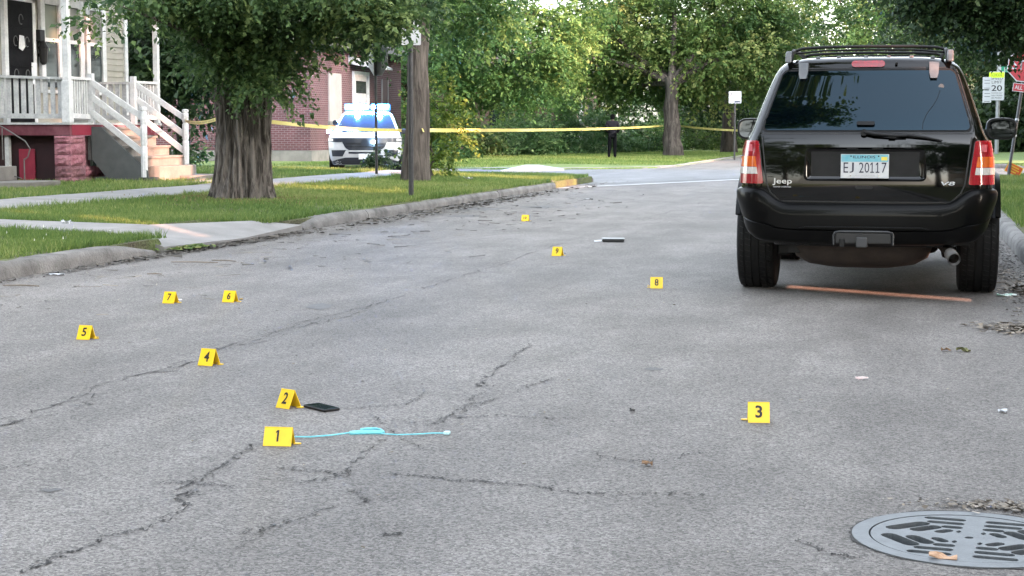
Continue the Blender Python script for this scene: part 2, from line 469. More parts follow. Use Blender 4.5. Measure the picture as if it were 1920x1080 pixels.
CR = [
 ([(0, 787), (120, 755), (190, 722), (270, 700), (360, 680), (430, 650), (520, 622), (590, 598), (690, 575), (830, 530), (960, 488), (1090, 445), (1180, 418), (1290, 388), (1370, 360)], .035, .035, .10),
 ([(0, 800), (40, 790), (150, 765), (200, 735)], .02, .05, .2),
 ([(300, 700), (350, 665), (430, 650), (500, 640)], .02, .06, .25),
 ([(480, 640), (560, 612), (640, 596), (700, 570)], .022, .05, .25),
 ([(95, 1050), (150, 1030), (205, 1005)], .02, .02, .05),
 ([(205, 1005), (290, 990), (330, 960), (360, 925)], .012, .03, .3),
 ([(40, 1075), (95, 1052)], .014, .02, .1),
 ([(350, 945), (345, 915), (360, 905), (400, 888), (430, 868), (450, 855), (478, 835)], .020, .03, .12),
 ([(300, 908), (360, 905), (435, 915)], .010, .02, .2),
 ([(525, 880), (600, 884), (640, 890), (690, 845), (720, 825)], .012, .02, .1),
 ([(560, 905), (650, 893), (655, 880)], .010, .02, .1),
 ([(655, 920), (690, 935), (680, 945)], .011, .02, .15),
 ([(430, 1010), (500, 990), (570, 970), (640, 950)], .010, .03, .4),
 ([(460, 1030), (480, 1000), (530, 985)], .010, .02, .3),
 ([(735, 890), (790, 893), (850, 900), (920, 905), (985, 910), (1060, 922), (1130, 928)], .014, .025, .12),
 ([(1130, 928), (1230, 925), (1330, 930)], .007, .02, .5),
 ([(630, 768), (700, 764), (765, 758), (790, 745), (798, 736)], .010, .012, .04),
 ([(700, 780), (735, 812), (790, 842)], .012, .015, .2),
 ([(995, 645), (985, 655), (965, 665), (960, 680), (930, 690), (905, 715), (895, 725), (928, 724)], .016, .02, .1),
 ([(905, 738), (880, 755), (860, 775), (830, 785)], .012, .03, .3),
 ([(1085, 680), (1040, 712), (980, 728), (940, 745), (900, 760), (850, 788), (800, 798)], .010, .03, .22),
 ([(830, 785), (930, 780), (1000, 783), (1085, 786)], .009, .01, .12),
 ([(860, 780), (760, 795)], .008, .02, .3),
 ([(1110, 850), (1180, 865), (1250, 862), (1330, 850)], .006, .02, .4),
 ([(1490, 1015), (1560, 1040), (1600, 1046)], .006, .015, .4),
 ([(1140, 432), (1250, 436), (1340, 412)], .010, .03, .3),
 ([(1005, 500), (1070, 492)], .02, .02, .2),
 ([(1110, 490), (1150, 488)], .02, .01, .1),
 ([(700, 402), (760, 396), (800, 392)], .03, .05, .2),
 ([(0, 880), (60, 872), (170, 860)], .006, .02, .4),
 ([(720, 1005), (760, 1000)], .010, .02, .2),
]
for i, (px, w, j, g) in enumerate(CR):
    crack(px, min(w, .018) * .36, j, min(.6, g + .16), i, 13)
# worn patches and oily stains lying on the surface
def blotch(px, py, rx, ry, mat, name, parent, z=.002, seed=0, n=18, z2=None):
    rg = random.Random(seed); c = gp(px, py); mb = MB()
    vs = [(c.x, c.y, z)]
    for k in range(n):
        a = 2 * PI * k / n; q = rg.uniform(.6, 1.15)
        vs.append((c.x + rx * q * math.cos(a), c.y + ry * q * math.sin(a), z))
    mb.add(vs, [(0, 1 + k, 1 + (k + 1) % n) for k in range(n)])
    return mb.build(name, mat, parent, fix=False)
for i, (x, y, rx, ry) in enumerate(((1225, 692, .045, .06), (900, 392, .35, .5), (1010, 388, .30, .45), (870, 405, .25, .35), (600, 575, .10, .2), (95, 920, .03, .03), (640, 405, .5, .18), (780, 402, .5, .3)  )):
    blotch(x, y, rx, ry, M['stain'], 'stain', road, .0015 + .0001 * i, i)

# ------------------------------------------------------------------ raised blocks of lawn round the crossing
def gz(x, y):
    """height of the lawns"""
    x = np.asarray(x, float); y = np.asarray(y, float)
    d = np.clip(KL - .1 - x, 0, 9)
    sw = .125 + .014 * d
    nw = .035 + .004 * d
    e = .15 + .01 * np.clip(x - KR, 0, 8)
    return np.where(x < -3, np.where(y < 42, sw, nw), e)

def block(name, edge, far, ylo, yhi, corner, rad, mat, carve=None):
    """lawn between the kerb at x=edge and x=far; corner 'hi' or 'lo' rounded"""
    sg = -1 if far < edge else 1
    ds = np.unique(np.concatenate([np.linspace(0, rad, 14), np.linspace(rad, 12, 14), np.linspace(12, abs(far - edge), 8)]))
    P = []
    for d in ds:
        x = edge + sg * d
        cut = rad - math.sqrt(max(0, rad * rad - (rad - d) ** 2)) if d < rad else 0
        a, b = (ylo, yhi - cut) if corner == 'hi' else (ylo + cut, yhi)
        # nodes crowd towards the crossing
        t = np.linspace(0, 1, 60)
        t = 1 - (1 - t) ** 1.6 if corner == 'hi' else t ** 1.6
        ys = a + (b - a) * t
        if carve is not None: ys = np.unique(np.concatenate([ys, np.linspace(carve[2] - .1, carve[3] + .1, 19)]))
        z = gz(np.full_like(ys, x), ys) + .012 * np.sin(ys * 1.7 + x) * np.cos(x * 1.3 - ys * .6)
        if carve is not None: z = np.where((x > carve[0]) & (x < carve[1]) & (ys > carve[2]) & (ys < carve[3]), z - .17, z)
        P.append([(x, yy, zz) for yy, zz in zip(ys, z)])
    mb = MB(); mb.grid(P, flip=(sg > 0))
    # skirt down to the road
    rim = [P[i][0] for i in range(len(P))][::-1] + P[0] + [P[i][-1] for i in range(len(P))]
    mb.grid([[(x, y, z) for x, y, z in rim], [(x, y, -.05) for x, y, z in rim]])
    return struct(mb.build(name, mat, smooth=50))
SWY = 37.0; NWY = 46.4; SEY = 38.6; NEY = 50.5
lawn_sw = block('front_lawn', KL - .12, -70, -50, SWY, 'hi', 1.6, M['lawn'], (-7.55, -6, 14.15, 17.3))
lawn_nw = block('corner_lawn', KL - .45, -90, NWY, 300, 'lo', 5.0, M['lawn_far'])
lawn_se = block('verge_lawn', KR + .12, 70, -50, SEY, 'hi', 2.5, M['lawn'])
lawn_ne = block('far_verge_lawn', KR + .12, 90, NEY, 300, 'lo', 4.0, M['lawn_far'])

# kerb stones, piece by piece
def kerb_run(parent, path, step, w, h, mat, side, jitter=.006, seed=0, taper=(False, False)):
    """path = polyline along the road face; side=+1 when the lawn is to the left of the path"""
    rg = random.Random(seed)
    pts = [Vector((p[0], p[1], 0)) for p in path]
    segs = []
    for i in range(len(pts) - 1):
        L = (pts[i + 1] - pts[i]).length; k = max(1, round(L / step))
        for j in range(k):
            segs.append((pts[i].lerp(pts[i + 1], j / k), pts[i].lerp(pts[i + 1], (j + 1) / k)))
    for i, (a, b) in enumerate(segs):
        d = (b - a).normalized(); nn = Vector((-d.y, d.x, 0)) * side
        a2 = a + d * .006; b2 = b - d * .006
        o1 = rg.uniform(-jitter, jitter); hh = h + rg.uniform(-jitter, jitter) * .6
        L = (b2 - a2).length
        rows = []
        m = max(2, int(L / .25))
        for k in range(m + 1):
            t = k / m; q = a2.lerp(b2, t) + nn * (o1 + rg.uniform(-.0025, .0025)); zt = hh + rg.uniform(-.002, .002)
            e = 1.0
            if taper[0] and i == 0: e = min(1, .35 + 2.5 * t)
            if taper[1] and i == len(segs) - 1: e = min(1, .35 + 2.5 * (1 - t))
            rows.append([q + Vector((0, 0, -.06)), q + Vector((0, 0, zt * .55 * e)), q + nn * .012 + Vector((0, 0, (zt - .03) * e)), q + nn * .04 + Vector((0, 0, zt * e)), q + nn * w + Vector((0, 0, (zt + .006) * e)), q + nn * w + Vector((0, 0, -.06))])
        mb = MB(); mb.grid(rows)
        nc = 6; base = 0; last = m * nc
        mb.f += [tuple(range(nc)), tuple(last + k for k in range(nc))[::-1]]; mb.m += [0, 0]
        mb.build('kerb_stone', mat, parent, smooth=55)
kl = bpy.data.objects.new('kerb', None); C.objects.link(kl); struct(kl)
kerb_run(kl, [(KL, -8), (KL, 13.75)], 2.4, .17, .125, M['kerb'], 1, seed=1, taper=(False, True))
kerb_run(kl, [(KL - .02, 17.55), (KL - .06, 31.4)], 2.3, .17, .12, M['kerb'], 1, seed=2, taper=(True, False))
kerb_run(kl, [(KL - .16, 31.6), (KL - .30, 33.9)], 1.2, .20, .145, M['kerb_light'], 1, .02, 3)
arc = [(KL - .12 - 1.6 + 1.6 * math.cos(a), SWY - 1.6 + 1.6 * math.sin(a)) for a in np.linspace(0.1, PI / 2, 6)]
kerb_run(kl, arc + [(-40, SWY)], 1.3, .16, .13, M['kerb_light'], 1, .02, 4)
kn = bpy.data.objects.new('kerb', None); C.objects.link(kn); struct(kn)
arc = [(KL - .45 - 5 + 5 * math.cos(a), NWY + 5 + 5 * math.sin(a)) for a in np.linspace(-PI / 2, 0, 10)]
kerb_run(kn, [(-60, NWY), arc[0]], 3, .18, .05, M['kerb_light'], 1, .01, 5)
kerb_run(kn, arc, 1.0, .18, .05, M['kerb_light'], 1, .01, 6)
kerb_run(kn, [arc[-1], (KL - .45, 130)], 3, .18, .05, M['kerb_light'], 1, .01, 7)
kr = bpy.data.objects.new('kerb', None); C.objects.link(kr); struct(kr)
arc = [(KR + 2.5 - 2.5 * math.cos(a), SEY - 2.5 + 2.5 * math.sin(a)) for a in np.linspace(0, PI / 2, 6)]
kerb_run(kr, [(KR, -8), (KR, SEY - 2.5)], 2.2, .17, .145, M['kerb'], -1, seed=8)
kerb_run(kr, arc + [(30, SEY)], 1.5, .17, .14, M['kerb'], -1, seed=9)
ke = bpy.data.objects.new('kerb', None); C.objects.link(ke); struct(ke)
arc = [(KR + 4 - 4 * math.cos(a), NEY + 4 - 4 * math.sin(a)) for a in np.linspace(0, PI / 2, 6)]
kerb_run(ke, [(KR, 130), (KR, NEY + 4)], 3, .17, .14, M['kerb'], 1, seed=10)
kerb_run(ke, arc + [(30, NEY)], 1.5, .17, .14, M['kerb'], 1, seed=11)

# ------------------------------------------------------------------ sidewalks: slabs, each its own piece
def slab(parent, poly, mat, th=.03, lift=.022):
    mb = MB(); n = len(poly)
    top = [(x, y, float(gz(x, y)) + lift) for x, y in poly]; bot = [(x, y, z - .12) for x, y, z in top]
    mb.add(top + bot, [tuple(range(n)), tuple(range(2 * n - 1, n - 1, -1))] + [(i, n + i, n + (i + 1) % n, (i + 1) % n) for i in range(n)])
    return mb.build('slab', mat, parent, bevel=.008, seg=1)
M['concrete_pink'] = nmat('concrete_warm', (.36, .31, .27), .9, (.46, .40, .36), 2.2, 8, (.3, .7), .35, 60, .01, fine=.14, fscale=160)
sw = bpy.data.objects.new('sidewalk', None); C.objects.link(sw); struct(sw)
yy = 2.0; rg = random.Random(3)
while yy < 36:
    L = 1.5
    slab(sw, [(-11.72, yy + .008), (-10.38, yy + .008), (-10.38, yy + L - .008), (-11.72, yy + L - .008)], M['concrete'], lift=.020 + rg.uniform(-.006, .008))
    yy += L
xx = -12.0
cw = bpy.data.objects.new('carriage_walk', None); C.objects.link(cw); struct(cw)
for poly in ([(-10.36, 14.75), (-10.36, 15.95), (-9.0, 15.75), (-9.0, 14.75)], [(-8.985, 14.75), (-8.985, 15.75), (-7.62, 15.65), (-7.62, 14.45)]):
    slab(cw, poly[::-1], M['concrete'])
# the apron slopes down to the road
ap = [(-7.605, 14.45, .158), (-6.98, 14.05, .145), (KL - .02, 13.95, .06), (KL + .02, 15.7, .03), (KL, 17.45, .07), (-7.0, 16.9, .14), (-7.605, 15.65, .158)]
MB().add(ap + [(x, y, -.05) for x, y, z in ap], [(0, 1, 2, 3), (0, 3, 4, 5, 6)] + [(i, 7 + i, 7 + (i + 1) % 7, (i + 1) % 7) for i in range(7)]).build('apron', M['concrete'], cw)
hw = bpy.data.objects.new('front_walk', None); C.objects.link(hw); struct(hw)
slab(hw, [(-12.45, 26.9), (-11.735, 26.9), (-11.735, 28.5), (-12.45, 28.5)], M['concrete'])
# walk on the far corner, with its pale ramp
nwk = bpy.data.objects.new('corner_sidewalk', None); C.objects.link(nwk); struct(nwk)
xx = -14.0
rp_ = [gp(938, 320, .05), gp(1058, 317, .05), gp(1010, 309.5, .06), gp(985, 309.5, .06)]
MB().add([(q.x, q.y, q.z + .01) for q in rp_] + [(q.x, q.y, -.02) for q in rp_], [(0, 1, 2, 3)] + [(i, 4 + i, 4 + (i + 1) % 4, (i + 1) % 4) for i in range(4)]).build('ramp', nmat('pale_concrete', (.36, .36, .355), .8, (.44, .435, .43), 3, fine=.1), nwk)
sek = bpy.data.objects.new('verge_sidewalk', None); C.objects.link(sek); struct(sek)
for k in range(28):
    slab(sek, [(5.2, -4 + 1.5 * k), (6.5, -4 + 1.5 * k), (6.5, -2.515 + 1.5 * k), (5.2, -2.515 + 1.5 * k)], M['concrete'])

# ------------------------------------------------------------------ grass blades
def quads(name, V, rnd, mat, parent=None, kind=None):
    """V: (N,4,3) array of quads"""
    N = len(V); me = bpy.data.meshes.new(name)
    me.vertices.add(N * 4); me.vertices.foreach_set('co', np.ascontiguousarray(V, np.float32).ravel())
    me.loops.add(N * 4); me.loops.foreach_set('vertex_index', np.arange(N * 4, dtype=np.int32))
    me.polygons.add(N); me.polygons.foreach_set('loop_start', np.arange(0, N * 4, 4, dtype=np.int32))
    me.update(calc_edges=True)
    at = me.attributes.new('rnd', 'FLOAT', 'FACE'); at.data.foreach_set('value', np.asarray(rnd, np.float32))
    o = obj(name, me, mat, parent)
    if kind: struct(o, kind)
    return o

def tris(name, V, rnd, mat, parent=None, kind=None):
    N = len(V); me = bpy.data.meshes.new(name)
    me.vertices.add(N * 3); me.vertices.foreach_set('co', np.ascontiguousarray(V, np.float32).ravel())
    me.loops.add(N * 3); me.loops.foreach_set('vertex_index', np.arange(N * 3, dtype=np.int32))
    me.polygons.add(N); me.polygons.foreach_set('loop_start', np.arange(0, N * 3, 3, dtype=np.int32))
    me.update(calc_edges=True)
    at = me.attributes.new('rnd', 'FLOAT', 'FACE'); at.data.foreach_set('value', np.asarray(rnd, np.float32))
    o = obj(name, me, mat, parent)
    if kind: struct(o, kind)
    return o

def fbm(x, y, s=1.0, seed=0):
    v = 0
    for k in range(5):
        a = seed * 1.7 + k * 2.1
        f = s * 1.9 ** k
        v = v + (np.sin(x * f * math.cos(a) + y * f * math.sin(a) + a * 3) * np.cos(y * f * 1.13 * math.cos(a + 1) - x * f * math.sin(a + 1.3) + a)) / 1.5 ** k
    return v / 2

def blades(x, y, h, w, seed):
    rg = np.random.default_rng(seed); n = len(x)
    a = rg.uniform(0, 2 * PI, n); lean = rg.normal(0, .45, (n, 2)) * h[:, None]
    z = gz(x, y)
    V = np.empty((n, 3, 3))
    V[:, 0] = np.c_[x - w * np.cos(a) / 2, y - w * np.sin(a) / 2, z - .01]
    V[:, 1] = np.c_[x + w * np.cos(a) / 2, y + w * np.sin(a) / 2, z - .01]
    V[:, 2] = np.c_[x + lean[:, 0], y + lean[:, 1], z + h]
    return V

def in_walk(x, y):
    b = (x > -11.74) & (x < -10.36) & (y < 36.5)
    b |= (x > -10.4) & (x < -7.6) & (y > 14.72 - np.clip((x + 8.5) * .25, 0, .3)) & (y < 15.72 + np.clip((-9 - x) * .17, 0, .25))
    b |= (x >= -7.6) & (y > 14.35) & (y < 16.9) 
    b |= (x > -12.5) & (x < -11.7) & (y > 26.9) & (y < 28.5)
    return b

def lawn_patch(name, x0, x1, y0, y1, dens, h0, h1, w, seed, mask=None, bias=.0):
    rg = np.random.default_rng(seed); n = int((x1 - x0) * (y1 - y0) * dens)
    x = rg.uniform(x0, x1, n); y = rg.uniform(y0, y1, n)
    keep = ~in_walk(x, y)
    if mask is not None: keep &= mask(x, y)
    bare = fbm(x, y, 1.1, 3)
    keep &= (rg.uniform(0, 1, n) < np.clip(1.0 + 1.6 * (bare + .22), .18, 1))
    x = x[keep]; y = y[keep]; n = len(x)
    tuft = np.clip(1 + .55 * fbm(x, y, 2.3, 5), .4, 1.7)
    h = rg.uniform(h0, h1, n) * tuft
    # ragged longer grass along kerbs and walks
    edge = np.minimum.reduce([np.abs(x - (KL - .2)), np.abs(x + 10.3), np.abs(x + 11.8), np.abs(x - KR - .2)])
    h *= 1 + .7 * np.exp(-(edge / .12) ** 2)
    rnd = np.clip(.45 + .36 * fbm(x, y, .9, 8) + rg.normal(0, .2, n) + bias, 0, 1)
    return tris(name, blades(x, y, h, w * rg.uniform(.6, 1.4, n), seed + 1), rnd, M['grass'], None, 'stuff')
sw_edge = lambda x, y: (x < KL - .17) & ((y < SWY - .3) & ~((x > KL - 1.8) & (y > SWY - 1.7 + np.sqrt(np.clip(2.4 - (x - (KL - 1.75)) ** 2, 0, 9)))))
house_mask = lambda x, y: sw_edge(x, y) & ~((x < -14.0) & (y > 25.9) & (y < 30))
lawn_patch('grass', -10.4, KL - .15, 10.5, 18, 2800, .022, .062, .010, 21, sw_edge)
lawn_patch('grass', -10.4, KL - .15, 18, 37, 1700, .022, .062, .013, 22, sw_edge)
lawn_patch('grass', -17, -11.7, 17, 37, 800, .03, .08, .016, 23, house_mask)
lawn_patch('grass', KR + .15, 3.6, 13, 38, 900, .035, .08, .013, 24, lambda x, y: (x < 3.6) & ((y < 36) | (x > 2.2)))
lawn_patch('grass', -19, KL - .7, 46.8, 84, 230, .03, .08, .03, 25, lambda x, y: ((x < -12) | (y > 52)), .05)
# leaf litter at the foot of the big tree
rg = np.random.default_rng(5); n = 1500
a = rg.uniform(0, 2 * PI, n); r = .45 + np.abs(rg.normal(0, .55, n))
x = -9.15 + r * np.cos(a); y = 21.8 + r * np.sin(a)
tris('leaf_litter', blades(x, y, rg.uniform(.02, .05, n), rg.uniform(.02, .05, n), 3), rg.uniform(0, 1, n), leaf_mat('dry_leaf', (.10, .06, .03), (.18, .13, .06), (.25, .2, .09), .1), None, 'stuff')
# clover flowers dotted in the near lawn
n = 90; x = rg.uniform(-9.5, -6.9, n); y = rg.uniform(10.5, 14.3, n)
V = blades(x, y, rg.uniform(.07, .10, n), rg.uniform(.010, .018, n), 9); V[:, :2, 2] += .075; V[:, 2, :2] = V[:, :2, :2].mean(1)
tris('clover_flowers', V, rg.uniform(0, 1, n), leaf_mat('clover_white', (.6, .6, .55), (.7, .7, .65), (.8, .8, .75), .2), None, 'stuff')
# ------------------------------------------------------------------ car bodies as stacked plan outlines
class Loft:
    """levels: z, half width, near end y, far end y, near corner radius, far corner radius, bow of the near face"""
    def __init__(self, lv):
        self.A = np.array(lv, float)
    def at(self, z):
        return [float(np.interp(z, self.A[:, 0], self.A[:, i])) for i in range(1, 7)]
    def pt(self, s, z, off=0.0):
        w, yr, yf, Rr, Rf, b = self.at(z)
        a = abs(s); sg = 1 if s >= 0 else -1; fl = w - Rr
        if a <= fl:
            x, y = a, yr + b * (a / w) ** 2; nx, ny = b * 2 * a / w ** 2, -1.0
        elif a <= fl + Rr * PI / 2:
            t = (a - fl) / max(Rr, 1e-6)
            x = fl + Rr * math.sin(t); y = yr + b * (fl / w) ** 2 + Rr * (1 - math.cos(t)); nx, ny = math.sin(t), -math.cos(t)
        else:
            x = w; y = yr + b * (fl / w) ** 2 + Rr + (a - fl - Rr * PI / 2); nx, ny = 1, 0
        q = math.hypot(nx, ny)
        return Vector((sg * (x + off * nx / q), y + off * ny / q, z))
    def s_of_x(self, x, z):
        """arc position of a point seen at x on the near face"""
        w, yr, yf, Rr, Rf, b = self.at(z); a = abs(x); fl = w - Rr
        s = a if a <= fl else fl + Rr * math.asin(min(1, (a - fl) / Rr))
        return math.copysign(s, x)
    def ring(self, z):
        w, yr, yf, Rr, Rf, b = self.at(z); fl = w - Rr; e = fl + Rr * PI / 2
        yb = yr + b * (fl / w) ** 2 + Rr
        side = max(.02, yf - Rf - yb)
        S = list(np.linspace(0, fl, 7)) + list(fl + Rr * PI / 2 * np.linspace(.14, 1, 7)) + list(e + side * np.linspace(.04, 1, 22))
        h = [self.pt(s, z) for s in S]
        for t in np.linspace(.15, 1, 6) * PI / 2:
            h.append(Vector((w - Rf + Rf * math.cos(t), yf - Rf + Rf * math.sin(t), z)))
        for t in np.linspace(.2, 1, 5):
            h.append(Vector(((w - Rf) * (1 - t), yf, z)))
        left = [Vector((-p.x, p.y, p.z)) for p in h[1:-1]][::-1]
        return h + left
    def mesh(self, zs, mb=None):
        mb = mb or MB(); rings = [self.ring(z) for z in zs]; n = len(rings[0])
        vs = [p for r in rings for p in r]; fs = []
        for i in range(len(zs) - 1):
            for k in range(n):
                k2 = (k + 1) % n
                fs.append((i * n + k, i * n + k2, (i + 1) * n + k2, (i + 1) * n + k))
        fs.append(tuple(range(n - 1, -1, -1))); fs.append(tuple((len(zs) - 1) * n + k for k in range(n)))
        return mb.add(vs, fs)
    def patch(self, zs, s0, s1, off, thick=.01, ns=14, mb=None, mi=0):
        """curved plate lying on the body; s0, s1 give its two ends at height z"""
        mb = mb or MB(); F = []; B = []
        for z in zs:
            a = s0(z) if callable(s0) else s0; b = s1(z) if callable(s1) else s1
            F.append([self.pt(a + (b - a) * k / ns, z, off) for k in range(ns + 1)])
            B.append([self.pt(a + (b - a) * k / ns, z, off - thick) for k in range(ns + 1)])
        mb.grid(F, mi); nr = len(zs)
        mb.grid([F[0], B[0]], mi); mb.grid([B[-1], F[-1]], mi)
        mb.grid([[r[0] for r in B], [r[0] for r in F]], mi); mb.grid([[r[-1] for r in F], [r[-1] for r in B]], mi)
        return mb
    def side_patch(self, zs, y0, y1, off, sgn, thick=.01, ns=8):
        mb = MB(); F = []; B = []
        for z in zs:
            w = self.at(z)[0]
            a = y0(z) if callable(y0) else y0; b = y1(z) if callable(y1) else y1
            F.append([Vector((sgn * (w + off), a + (b - a) * k / ns, z)) for k in range(ns + 1)])
            B.append([Vector((sgn * (w + off - thick), a + (b - a) * k / ns, z)) for k in range(ns + 1)])
        mb.grid(F); mb.grid([F[0], B[0]]); mb.grid([B[-1], F[-1]])
        mb.grid([[r[0] for r in B], [r[0] for r in F]]); mb.grid([[r[-1] for r in F], [r[-1] for r in B]])
        return mb

def rounded_ends(z0, z1, x0, x1, r, n=5):
    """z rows and half-width functions for a plate with rounded corners"""
    zs = [z0 + r * (1 - math.cos(t)) for t in np.linspace(0, PI / 2, n)] + list(np.linspace(z0 + r, z1 - r, 6)[1:-1]) + [z1 - r + r * math.sin(t) for t in np.linspace(0, PI / 2, n)]
    def ins(z):
        d = min(z - z0, z1 - z)
        return r - math.sqrt(max(0, r * r - (r - d) ** 2)) if d < r else 0.0
    return zs, (lambda z: x0(z) + ins(z) if callable(x0) else x0 + ins(z)), (lambda z: x1(z) - ins(z) if callable(x1) else x1 - ins(z))

def boolean(o, cutters):
    for c in cutters:
        m = o.modifiers.new('cut', 'BOOLEAN'); m.operation = 'DIFFERENCE'; m.object = c; m.solver = 'EXACT'
    me = eval_mesh(o, o.name)
    old = o.data; o.modifiers.clear(); o.data = me
    for c in cutters: bpy.data.objects.remove(c)
    return me

M['paint_black'] = nmat('black_car_paint', (.0014, .0015, .0017), .30, (.0050, .0047, .0043), 3.5, 9, (.45, .80), metal=0, spec=.0, coat=1.0)
M['plastic_black'] = nmat('black_plastic', (.006, .006, .0065), .5, (.01, .01, .0105), 20, spec=.25)
M['bumper_black'] = nmat('bumper_black', (.0018, .0019, .0022), .36, (.003, .003, .003), 5, 6, spec=.08, coat=.12)
M['rubber'] = nmat('rubber', (.006, .006, .0065), .7, (.011, .0108, .0105), 9, 6, bump=.2, bscale=80, spec=.25)
M['trim_grey'] = nmat('grey_plastic', (.10, .105, .115), .5, (.14, .145, .15), 20)
def glass_mat(name, col, rough=.02):
    m, n, l, p = new_mat(name)
    p.inputs['Base Color'].default_value = c4(col); p.inputs['Roughness'].default_value = rough
    p.inputs['Specular IOR Level'].default_value = .62; p.inputs['Specular Tint'].default_value = (.50, .78, 1.0, 1)
    return m
M['tint_glass'] = glass_mat('tinted_glass', (.0008, .002, .003))
M['lens_red'] = nmat('lens_red', (.30, .004, .012), .18, (.22, .003, .008), 25, coat=1)
M['lens_amber'] = nmat('lens_amber', (.62, .13, .012), .18, (.52, .09, .008), 25, coat=1)
M['lens_clear'] = nmat('lens_clear', (.45, .42, .39), .15, (.55, .53, .51), 60, coat=1)
M['chrome'] = nmat('chrome', (.60, .60, .62), .22, (.7, .7, .7), 10, metal=1)
M['badge'] = nmat('badge_grey', (.50, .50, .50), .35, metal=.6)
M['rim'] = nmat('rim_alloy', (.30, .30, .31), .4, (.38, .38, .39), 12, metal=.8)
M['rust'] = nmat('rusty_steel', (.020, .013, .010), .8, (.035, .024, .018), 9, 6, bump=.3)
M['plate_white'] = nmat('plate_white', (.48, .50, .52), .35, (.54, .55, .56), 40)
M['plate_blue'] = nmat('plate_sky_blue', (.11, .38, .47), .35, (.18, .43, .50), 30)
M['sticker'] = nmat('sticker_yellow', (.75, .60, .08), .4)

def wheel(parent, x, y, r, w, side, rim_r=.215):
    """side = +1 when the outer face looks to +x"""
    hw = w / 2
    pr = [(rim_r + .005, -hw * .78), (r * .80, -hw * .98), (r * .90, -hw), (r * .965, -hw * .93), (r * .992, -hw * .80)]
    g = [-.58, -.20, .20, .58]; gwid = .035
    for c in g:
        pr += [(r, (c - gwid) * hw), (r - .011, (c - gwid * .8) * hw), (r - .011, (c + gwid * .8) * hw), (r, (c + gwid) * hw)]
    pr += [(r * .992, hw * .80), (r * .965, hw * .93), (r * .90, hw), (r * .80, hw * .98), (rim_r + .005, hw * .78)]
    wl = MB()
    wl.lathe([(.05, .06 * side), (.10, .05 * side), (rim_r * .9, .03 * side), (rim_r, .09 * side), (rim_r + .012, .105 * side), (rim_r + .012, -.10 * side), (rim_r - .01, -.10 * side), (rim_r - .02, .02 * side), (.06, .02 * side)], axis='X', n=40, closed=True)
    for k in range(5):
        a = 2 * PI * k / 5
        wl.bar((.055 * side, .05 * math.cos(a), .05 * math.sin(a)), (.075 * side, rim_r * .97 * math.cos(a), rim_r * .97 * math.sin(a)), .075, .03, (1, 0, 0))
    wo = wl.build('wheel', M['rim'], parent, smooth=40)
    wo.location = (x, y, r)
    t = MB().lathe(pr, axis='X', n=64).build('tyre', M['rubber'], wo, smooth=35)
    # sipes cut across the shoulder ribs
    sp = MB()
    for k in range(56):
        a = 2 * PI * k / 56
        for (c0, c1) in ((-.80, -.62), (.62, .80), (-.54, -.24), (.24, .54)):
            ca, sa = math.cos(a), math.sin(a)
            sp.bar((c0 * hw, (r + .0008) * ca, (r + .0008) * sa), (c1 * hw, (r + .0008) * math.cos(a + .03), (r + .0008) * math.sin(a + .03)), .004, .003, (0, ca, sa))
    sp.build('tread_sipes', M['black_ink'], wo, fix=False)['kind'] = 'stuff'
    return wo

# ------------------------------------------------------------------ the parked black suv
suv = thing('suv', (-.295, 11.98, 0), 'black station-wagon suv parked by the right kerb, seen from behind', 'car')
SL = Loft([
 # z     w     yr     yf    Rr   Rf   bow
 (.36, .600, -.86, 3.20, .12, .25, .03),
 (.44, .660, -.93, 3.40, .15, .30, .05),
 (.55, .770, -.95, 3.50, .16, .32, .06),
 (.70, .815, -.965, 3.52, .16, .32, .07),
 (.85, .808, -.962, 3.50, .16, .30, .07),
 (.97, .800, -.950, 3.42, .15, .28, .07),
 (1.03, .790, -.942, 3.20, .14, .30, .07),
 (1.065, .776, -.935, 2.60, .13, .30, .07),
 (1.095, .757, -.925, 2.05, .11, .30, .07),
 (1.13, .742, -.905, 1.92, .10, .26, .07),
 (1.20, .722, -.855, 1.80, .10, .25, .07),
 (1.30, .692, -.770, 1.62, .10, .24, .07),
 (1.42, .653, -.665, 1.38, .10, .24, .07),
 (1.50, .622, -.598, 1.20, .10, .25, .07),
 (1.545, .597, -.570, 1.08, .11, .26, .08),
 (1.575, .565, -.555, .98, .13, .28, .08),
 (1.598, .515, -.530, .88, .16, .28, .09),
 (1.613, .44, -.47, .75, .18, .26, .09),
 (1.622, .32, -.35, .55, .18, .20, .07),
 (1.626, .14, -.15, .30, .08, .10, .02)])
zs = [.36, .40, .44, .50, .55, .62, .70, .78, .85, .91, .97, 1.0, 1.03, 1.05, 1.065, 1.08, 1.095, 1.11, 1.13, 1.16, 1.20, 1.25, 1.30, 1.36, 1.42, 1.46, 1.50, 1.525, 1.545, 1.56, 1.575, 1.588, 1.598, 1.606, 1.613, 1.618, 1.622, 1.625, 1.626]
body = SL.mesh(zs).build('body', M['paint_black'], suv)
cut = []
for y in (0.0, 2.69):
    for s in (-1, 1):
        c = MB().lathe([(.43, -.25), (.43, .25)], (s * .84, y, .385), 'X', 40).build('cutter', None); cut.append(c); c.parent = suv
def frustum(x0, x1, za, zb, y, xi0, xi1, zia, zib, yi):
    mb = MB()
    vs = [(x0, y, za), (x1, y, za), (x1, y, zb), (x0, y, zb), (xi0, yi, zia), (xi1, yi, zia), (xi1, yi, zib), (xi0, yi, zib)]
    return mb.add(vs, [(0, 1, 2, 3), (7, 6, 5, 4), (0, 4, 5, 1), (1, 5, 6, 2), (2, 6, 7, 3), (3, 7, 4, 0)])
c = frustum(-.47, .47, .765, 1.032, -1.05, -.37, .37, .800, 1.005, -.915).build('cutter', None); c.parent = suv
bv = c.modifiers.new('b', 'BEVEL'); bv.width = .03; bv.segments = 3
